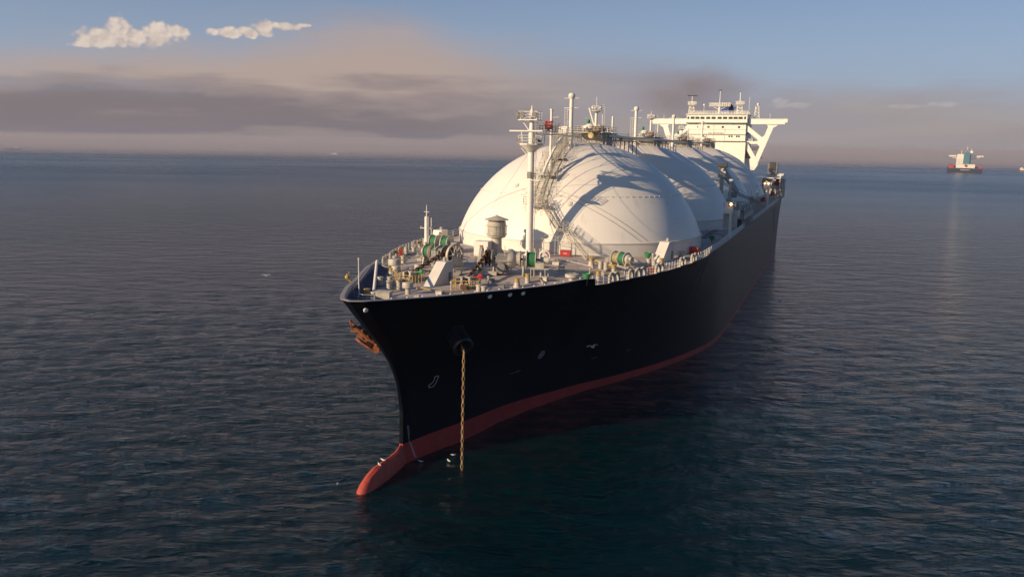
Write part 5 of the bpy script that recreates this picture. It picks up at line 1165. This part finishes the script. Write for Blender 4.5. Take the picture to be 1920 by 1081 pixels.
# boat deck with davit frame
bd = MB(); bd.box((20.5, 243, 26.5), (8.6, 30, .3)); bd.cyl((24.6, 229, 18.6), (24.6, 229, 27.8), .2, n=8); bd.cyl((24.6, 244, 18.6), (24.6, 244, 27.8), .2, n=8)
bd.prism([(20.2, 22.2), (24.2, 27.2), (25.1, 27.2), (25.1, 28.0), (23.6, 28.0), (19.6, 23.0)], (0, 229, 0), (1, 0, 0), (0, 0, 1), (0, .6, 0)); bd.prism([(20.2, 22.2), (24.2, 27.2), (25.1, 27.2), (25.1, 28.0), (23.6, 28.0), (19.6, 23.0)], (0, 238, 0), (1, 0, 0), (0, 0, 1), (0, .6, 0))
bd.build('boat_davit', 'white_paint', ship, smooth=False)
pk = MB(); rd = random.Random(3)
for i in range(40): q = Vector((rd.uniform(18, 24.4), rd.uniform(224, 246), rd.uniform(18.8, 24))); pk.box(q, (rd.uniform(.3, 1.6), rd.uniform(.4, 1.5), rd.uniform(.3, 1.6)))
pk.box((21, 250, 22), (8, 10, 7)); build_split(pk, 'aft_fitting', 'machine_cream', ship, smooth=False)
def lifeboat():
    e = tag(empty('lifeboat', (23.2, 234, 24.9)), 'red enclosed lifeboat hanging from its davit near the stern', 'lifeboat')
    st = [(-4, .3, .3), (-3.4, 1.0, .9), (-2, 1.5, 1.3), (0, 1.6, 1.4), (2, 1.5, 1.3), (3.4, 1.0, .9), (4, .3, .3)]; n = 16; vs = []
    for y, a, b in st:
        for i in range(n): t_ = 2 * math.pi * i / n; vs.append((a * math.cos(t_), y, b * math.sin(t_)))
    MB().add(vs, [(k * n + i, k * n + (i + 1) % n, (k + 1) * n + (i + 1) % n, (k + 1) * n + i) for k in range(len(st) - 1) for i in range(n)] + [tuple(range(n)), tuple(range((len(st) - 1) * n, len(st) * n))]).build('hull', 'boat_orange', e)
    MB().box((0, -1, 1.5), (1.2, 1.6, .9)).build('cabin', 'boat_orange', e, smooth=False); MB().box((0, -1.82, 1.6), (.9, .05, .4)).build('window', 'glass_dark', e, smooth=False)
lifeboat()
for p, s, lb in ((23.9, 170, 'small red lifebuoy box on the shaded right deck edge'), (21, 158, 'red hose reel box amid the pipework on the shaded right side'), (24, 205, 'dark red box beside the rear lamp column')):
    tag(MB().box((0, 0, .7), (1.3, 1.6, 1.4)).cyl((0, -.9, .7), (0, -.8, .7), .5, n=12).build('hose_box', 'safety_red', loc=(p, s, 21.4), smooth=False), lb, 'box')

# ------------------------------------------------------------------ other ships
def bearing(px, dist, z=0.):
    a = YAW + math.atan((px - 960) / FOC); return Vector((CAM.x + dist * math.sin(a), CAM.y + dist * math.cos(a), z)), a
def cargo_ship():
    c, a = bearing(1795, 1900); e = tag(empty('bulk_carrier', c, -a + R(1.5)), 'cargo ship seen from astern with teal funnel, white bridge and navy hull', 'ship')
    def hullm(z0, z1, f=1.):
        P_ = [(-31, 0), (31, 0), (32, 60), (30, 230), (14, 290), (0, 305), (-14, 290), (-30, 230), (-32, 60)]; m_ = MB(); m_.prism([(x * f, y) for x, y in P_], (0, 0, z0), (1, 0, 0), (0, 1, 0), (0, 0, z1 - z0)); return m_
    hullm(-2, 8).build('hull', 'ship_navy', e, smooth=False); hullm(8.02, 9.2, .99).build('deck', 'ship_brown', e, smooth=False)
    MB().box((-26, 14, 12.5), (9, 18, 7)).box((27, 10, 10.8), (8, 16, 3.5)).build('mooring_deck', 'boot_red', e, smooth=False)
    MB().box((0, 12, 12.8), (34, 18, 8)).box((-4, 34, 22), (26, 20, 26)).box((-4, 34, 36), (24, 14, 3)).build('superstructure', 'machine_white', e, smooth=False)
    MB().box((-25, 34, 33.6), (14, 4, 2.6)).box((25, 34, 33.2), (14, 4, 2.6)).cyl((-28, 34, 32.5), (-14, 34, 27), .8, n=6).cyl((28, 34, 32.2), (10, 34, 27), .8, n=6).cyl((10, 34, 33.4), (18, 34, 33.6), .7, n=6).cyl((-10, 34, 33.4), (-18, 34, 33.8), .7, n=6).build('bridge_wings', 'machine_white', e, smooth=False)
    f = MB().prism([(-5.6, -6), (5.6, -6), (5.6, 6), (-5.6, 6)], (1, 18, 14), (1, 0, 0), (0, 1, 0), (0, 0, 27)).build('funnel', 'funnel_teal', e, smooth=False)
    MB().box((1, 18, 41.6), (12, 12.6, 1.6)).cyl((0, 18, 42), (0, 18, 45.5), 1.8, n=10).build('funnel_cap', 'machine_grey', f, smooth=False)
    MB().cyl((9, 34, 36), (9, 34, 48), .6, n=6).cyl((1, 30, 44), (1, 30, 53), .4, n=6).cyl((-9, 34, 36), (-9, 34, 46), .4, n=6).box((9, 34, 42), (5, .8, 4)).build('mast', 'house_white', e)
    MB().cyl((0, -.6, 14.5), (0, 2, 14.5), 2.2, n=14).build('lifebuoy_station', 'safety_red', e); MB().box((0, -.3, 5.2), (17, .3, 1.0)).build('stern_band', 'machine_cream', e, smooth=False)
    w_ = MB()
    for x in np.arange(-14, 8, 3): 
        for z in (17, 21, 25): w_.box((x, 23.8, z), (1.2, .3, 1.2))
    build_split(w_, 'window', 'glass_dark', e, smooth=False)
cargo_ship()
def tug():
    c, a = bearing(1903, 2250); e = tag(empty('tugboat', c, -a + R(75)), 'small dark tugboat far off at the right edge', 'boat')
    P_ = [(-5, -12), (5, -12), (5.5, 4), (3, 11), (0, 14), (-3, 11), (-5.5, 4)]
    MB().prism(P_, (0, 0, -1), (1, 0, 0), (0, 1, 0), (0, 0, 3.6)).build('hull', 'ship_brown', e, smooth=False); MB().box((0, 2, 4.4), (6, 10, 3.6)).box((0, 4, 7.4), (4.4, 5, 2.6)).build('wheelhouse', 'machine_cream', e, smooth=False); MB().cyl((0, 3, 8), (0, 3, 15), .35, n=6).cyl((0, -2, 5), (0, -2, 9), .9, n=8).build('mast', 'machine_grey', e)
tug()
def faint_ship(px, dist, ln, lab, rot, hm, name='supply_ship'):
    c, a = bearing(px, dist); e = tag(empty(name, c, -a + rot), lab, 'ship'); k = ln / 60
    P_ = [(-6 * k, -30 * k), (6 * k, -30 * k), (7 * k, 10 * k), (4 * k, 25 * k), (0, 31 * k), (-4 * k, 25 * k), (-7 * k, 10 * k)]
    MB().prism(P_, (0, 0, -1), (1, 0, 0), (0, 1, 0), (0, 0, 7 * k)).build('hull', hm, e, smooth=False)
    MB().box((0, -14 * k, 10 * k), (11 * k, 14 * k, 8 * k)).box((0, -12 * k, 15.5 * k), (9 * k, 8 * k, 3 * k)).build('superstructure', 'house_white', e, smooth=False)
    MB().cyl((0, 16 * k, 5 * k), (0, 16 * k, 20 * k), .6 * k, n=6).cyl((0, -12 * k, 17 * k), (0, -12 * k, 26 * k), .5 * k, n=6).cyl((0, -12 * k, 24 * k), (0, -24 * k, 27 * k), .5 * k, n=6).build('mast', 'house_white', e)
faint_ship(32, 3100, 44, 'faint grey ship in the fog at the far left', R(82), 'ship_brown'); faint_ship(627, 2900, 26, 'tiny pale vessel in the fog left of the domes', R(60), 'house_white', 'fishing_boat')

# ------------------------------------------------------------------ gulls
def gull(loc, rz, flying, label, sc_=1.):
    e = tag(empty('gull', loc, rz), label, 'bird', 'gulls round the ship'); e.scale = (sc_,) * 3
    st = [(-.30, .01, .0), (-.24, .05, .01), (-.08, .09, 0), (.08, .09, 0), (.2, .06, .03), (.27, .045, .06), (.33, .035, .07), (.37, .012, .065)]; n = 10; vs = []
    for y, r_, z in st:
        for i in range(n): t_ = 2 * math.pi * i / n; vs.append((r_ * math.cos(t_), y, z + r_ * math.sin(t_)))
    MB().add(vs, [(k * n + i, k * n + (i + 1) % n, (k + 1) * n + (i + 1) % n, (k + 1) * n + i) for k in range(len(st) - 1) for i in range(n)] + [tuple(range(n)), tuple(range((len(st) - 1) * n, len(st) * n))]).build('body', 'gull_white', e)
    if flying:
        for s_ in (-1, 1):
            wv = [(.06, .10, .04), (.06, -.10, .03), (.38, .16, .17), (.38, -.06, .16), (.72, .04, .10), (.70, -.06, .10)]
            vs = [(s_ * x, y, z) for x, y, z in wv] + [(s_ * x, y, z + .02) for x, y, z in wv]
            MB().add(vs, [(0, 1, 3, 2), (2, 3, 5, 4), (6, 8, 9, 7), (8, 10, 11, 9), (0, 2, 8, 6), (2, 4, 10, 8), (1, 7, 9, 3), (3, 9, 11, 5), (4, 5, 11, 10), (0, 6, 7, 1)]).build('wing', 'gull_white', e, smooth=False)
    else:
        MB().sph((0, -.06, .04), .09, 8, 5, (1.05, 2.2, .7)).build('folded_wings', 'gull_grey', e)
def ground(px_py):
    x, y = px_py; X = x - 960; Yd = y - 540.5; X2 = X * math.cos(ROLL) + Yd * math.sin(ROLL); Y2 = -X * math.sin(ROLL) + Yd * math.cos(ROLL); d = fw * FOC + r0 * X2 - u0 * Y2; t_ = CAM.z / -d.z; return CAM + d * t_
gull(Vector((14.2, 28.2, 9.0)), R(60), True, 'gull gliding with spread wings in front of the black hull', 1.5)
gull(Vector((33.5, 119, 1.4)), R(-70), True, 'white gull flying low over the water right of the hull', 1.9)
gull(Vector((-94, 92, 1.5)), R(30), True, 'gull flying over open water left of the bow', 1.6)
gull(Vector((1.75, 1.9, .1)), R(100), False, 'white gull floating by the red waterline just behind the bow')
gull(Vector((4.3, 5.2, .1)), R(130), False, 'gull floating by the hull between bow and hanging chain')
gull(Vector((4.6, 3.4, .1)), R(60), False, 'gull floating nearest the hanging chain')
gull(Vector((-3.4, -7.2, .1)), R(200), False, 'gull floating just left of the red bulb tip')
gull(Vector((-.15, -3.2, 1.85)), R(90), False, 'gull standing on the ridge of the red bulb')
gull(Vector((.1, -4.4, 1.82)), R(60), False, 'gull standing on the red bulb closest to the water')

# ------------------------------------------------------------------ smoke from the funnel
def smoke():
    mb = MB(); rd = random.Random(2); c0 = Vector((-2, 268, 56)); 
    mb.sph((0, 0, 0), 1, 32, 18)
    o = mb.build('smoke_plume', 'cloud_white', loc=(-18, 276, 60)); o.scale = (30, 16, 17); o.data.materials.clear()
    m = bpy.data.materials.new('smoke_volume'); m.use_nodes = True; t = m.node_tree; t.nodes.clear()
    out = t.nodes.new('ShaderNodeOutputMaterial'); v = t.nodes.new('ShaderNodeVolumePrincipled'); t.links.new(v.outputs[0], out.inputs['Volume'])
    v.inputs['Color'].default_value = (.68, .45, .36, 1); v.inputs['Anisotropy'].default_value = .2
    tc = t.nodes.new('ShaderNodeTexCoord'); ln = t.nodes.new('ShaderNodeVectorMath'); ln.operation = 'LENGTH'; t.links.new(tc.outputs['Object'], ln.inputs[0])
    fo = t.nodes.new('ShaderNodeMapRange'); fo.inputs[1].default_value = 1; fo.inputs[2].default_value = .1; t.links.new(ln.outputs['Value'], fo.inputs[0])
    n = t.nodes.new('ShaderNodeTexNoise'); n.inputs['Scale'].default_value = 1.9; n.inputs['Detail'].default_value = 4; t.links.new(tc.outputs['Object'], n.inputs['Vector'])
    mr = t.nodes.new('ShaderNodeMapRange'); mr.inputs[1].default_value = .30; mr.inputs[2].default_value = .68; t.links.new(n.outputs['Fac'], mr.inputs[0])
    mu = t.nodes.new('ShaderNodeMath'); mu.operation = 'MULTIPLY'; t.links.new(fo.outputs[0], mu.inputs[0]); t.links.new(mr.outputs[0], mu.inputs[1])
    m2 = t.nodes.new('ShaderNodeMath'); m2.operation = 'MULTIPLY'; m2.inputs[1].default_value = .062; t.links.new(mu.outputs[0], m2.inputs[0]); t.links.new(m2.outputs[0], v.inputs['Density'])
    o.data.materials.append(m); tag(o, 'thin brown smoke drifting above the bridge from the funnel', 'smoke', kind='stuff')
smoke()

# ------------------------------------------------------------------ sea haze
def haze():
    o = MB().box((-1200, 5500, 34), (28000, 22000, 76)).build('haze', 'cloud_white', smooth=False); o.data.materials.clear()
    m = bpy.data.materials.new('haze_volume'); m.use_nodes = True; t = m.node_tree; t.nodes.clear()
    out = t.nodes.new('ShaderNodeOutputMaterial'); v = t.nodes.new('ShaderNodeVolumePrincipled'); t.links.new(v.outputs[0], out.inputs['Volume'])
    v.inputs['Color'].default_value = (.56, .62, .84, 1); v.inputs['Density'].default_value = .00006; v.inputs['Anisotropy'].default_value = .0
    o.data.materials.append(m); tag(o, kind='stuff', label='thin sea haze lying over the water out to the horizon', cat='haze')
haze()
def fog_bank(dist, dep, dens, lab):
    o = MB().box(Vector((CAM.x + dist * math.sin(YAW), CAM.y + dist * math.cos(YAW), 27)), (16000, dep, 58), -YAW).build('fog_bank', 'cloud_white', smooth=False); o.data.materials.clear()
    m = bpy.data.materials.new('fog_volume'); m.use_nodes = True; t = m.node_tree; t.nodes.clear()
    out = t.nodes.new('ShaderNodeOutputMaterial'); v = t.nodes.new('ShaderNodeVolumePrincipled'); t.links.new(v.outputs[0], out.inputs['Volume'])
    v.inputs['Color'].default_value = (.62, .57, .62, 1); v.inputs['Density'].default_value = dens
    o.data.materials.append(m); tag(o, kind='stuff', label=lab, cat='fog')
fog_bank(5900, 6000, .0011, 'low bank of sea fog hiding the horizon')
fog_bank(2430, 900, .00095, 'thin veil of fog over the water before the bank')
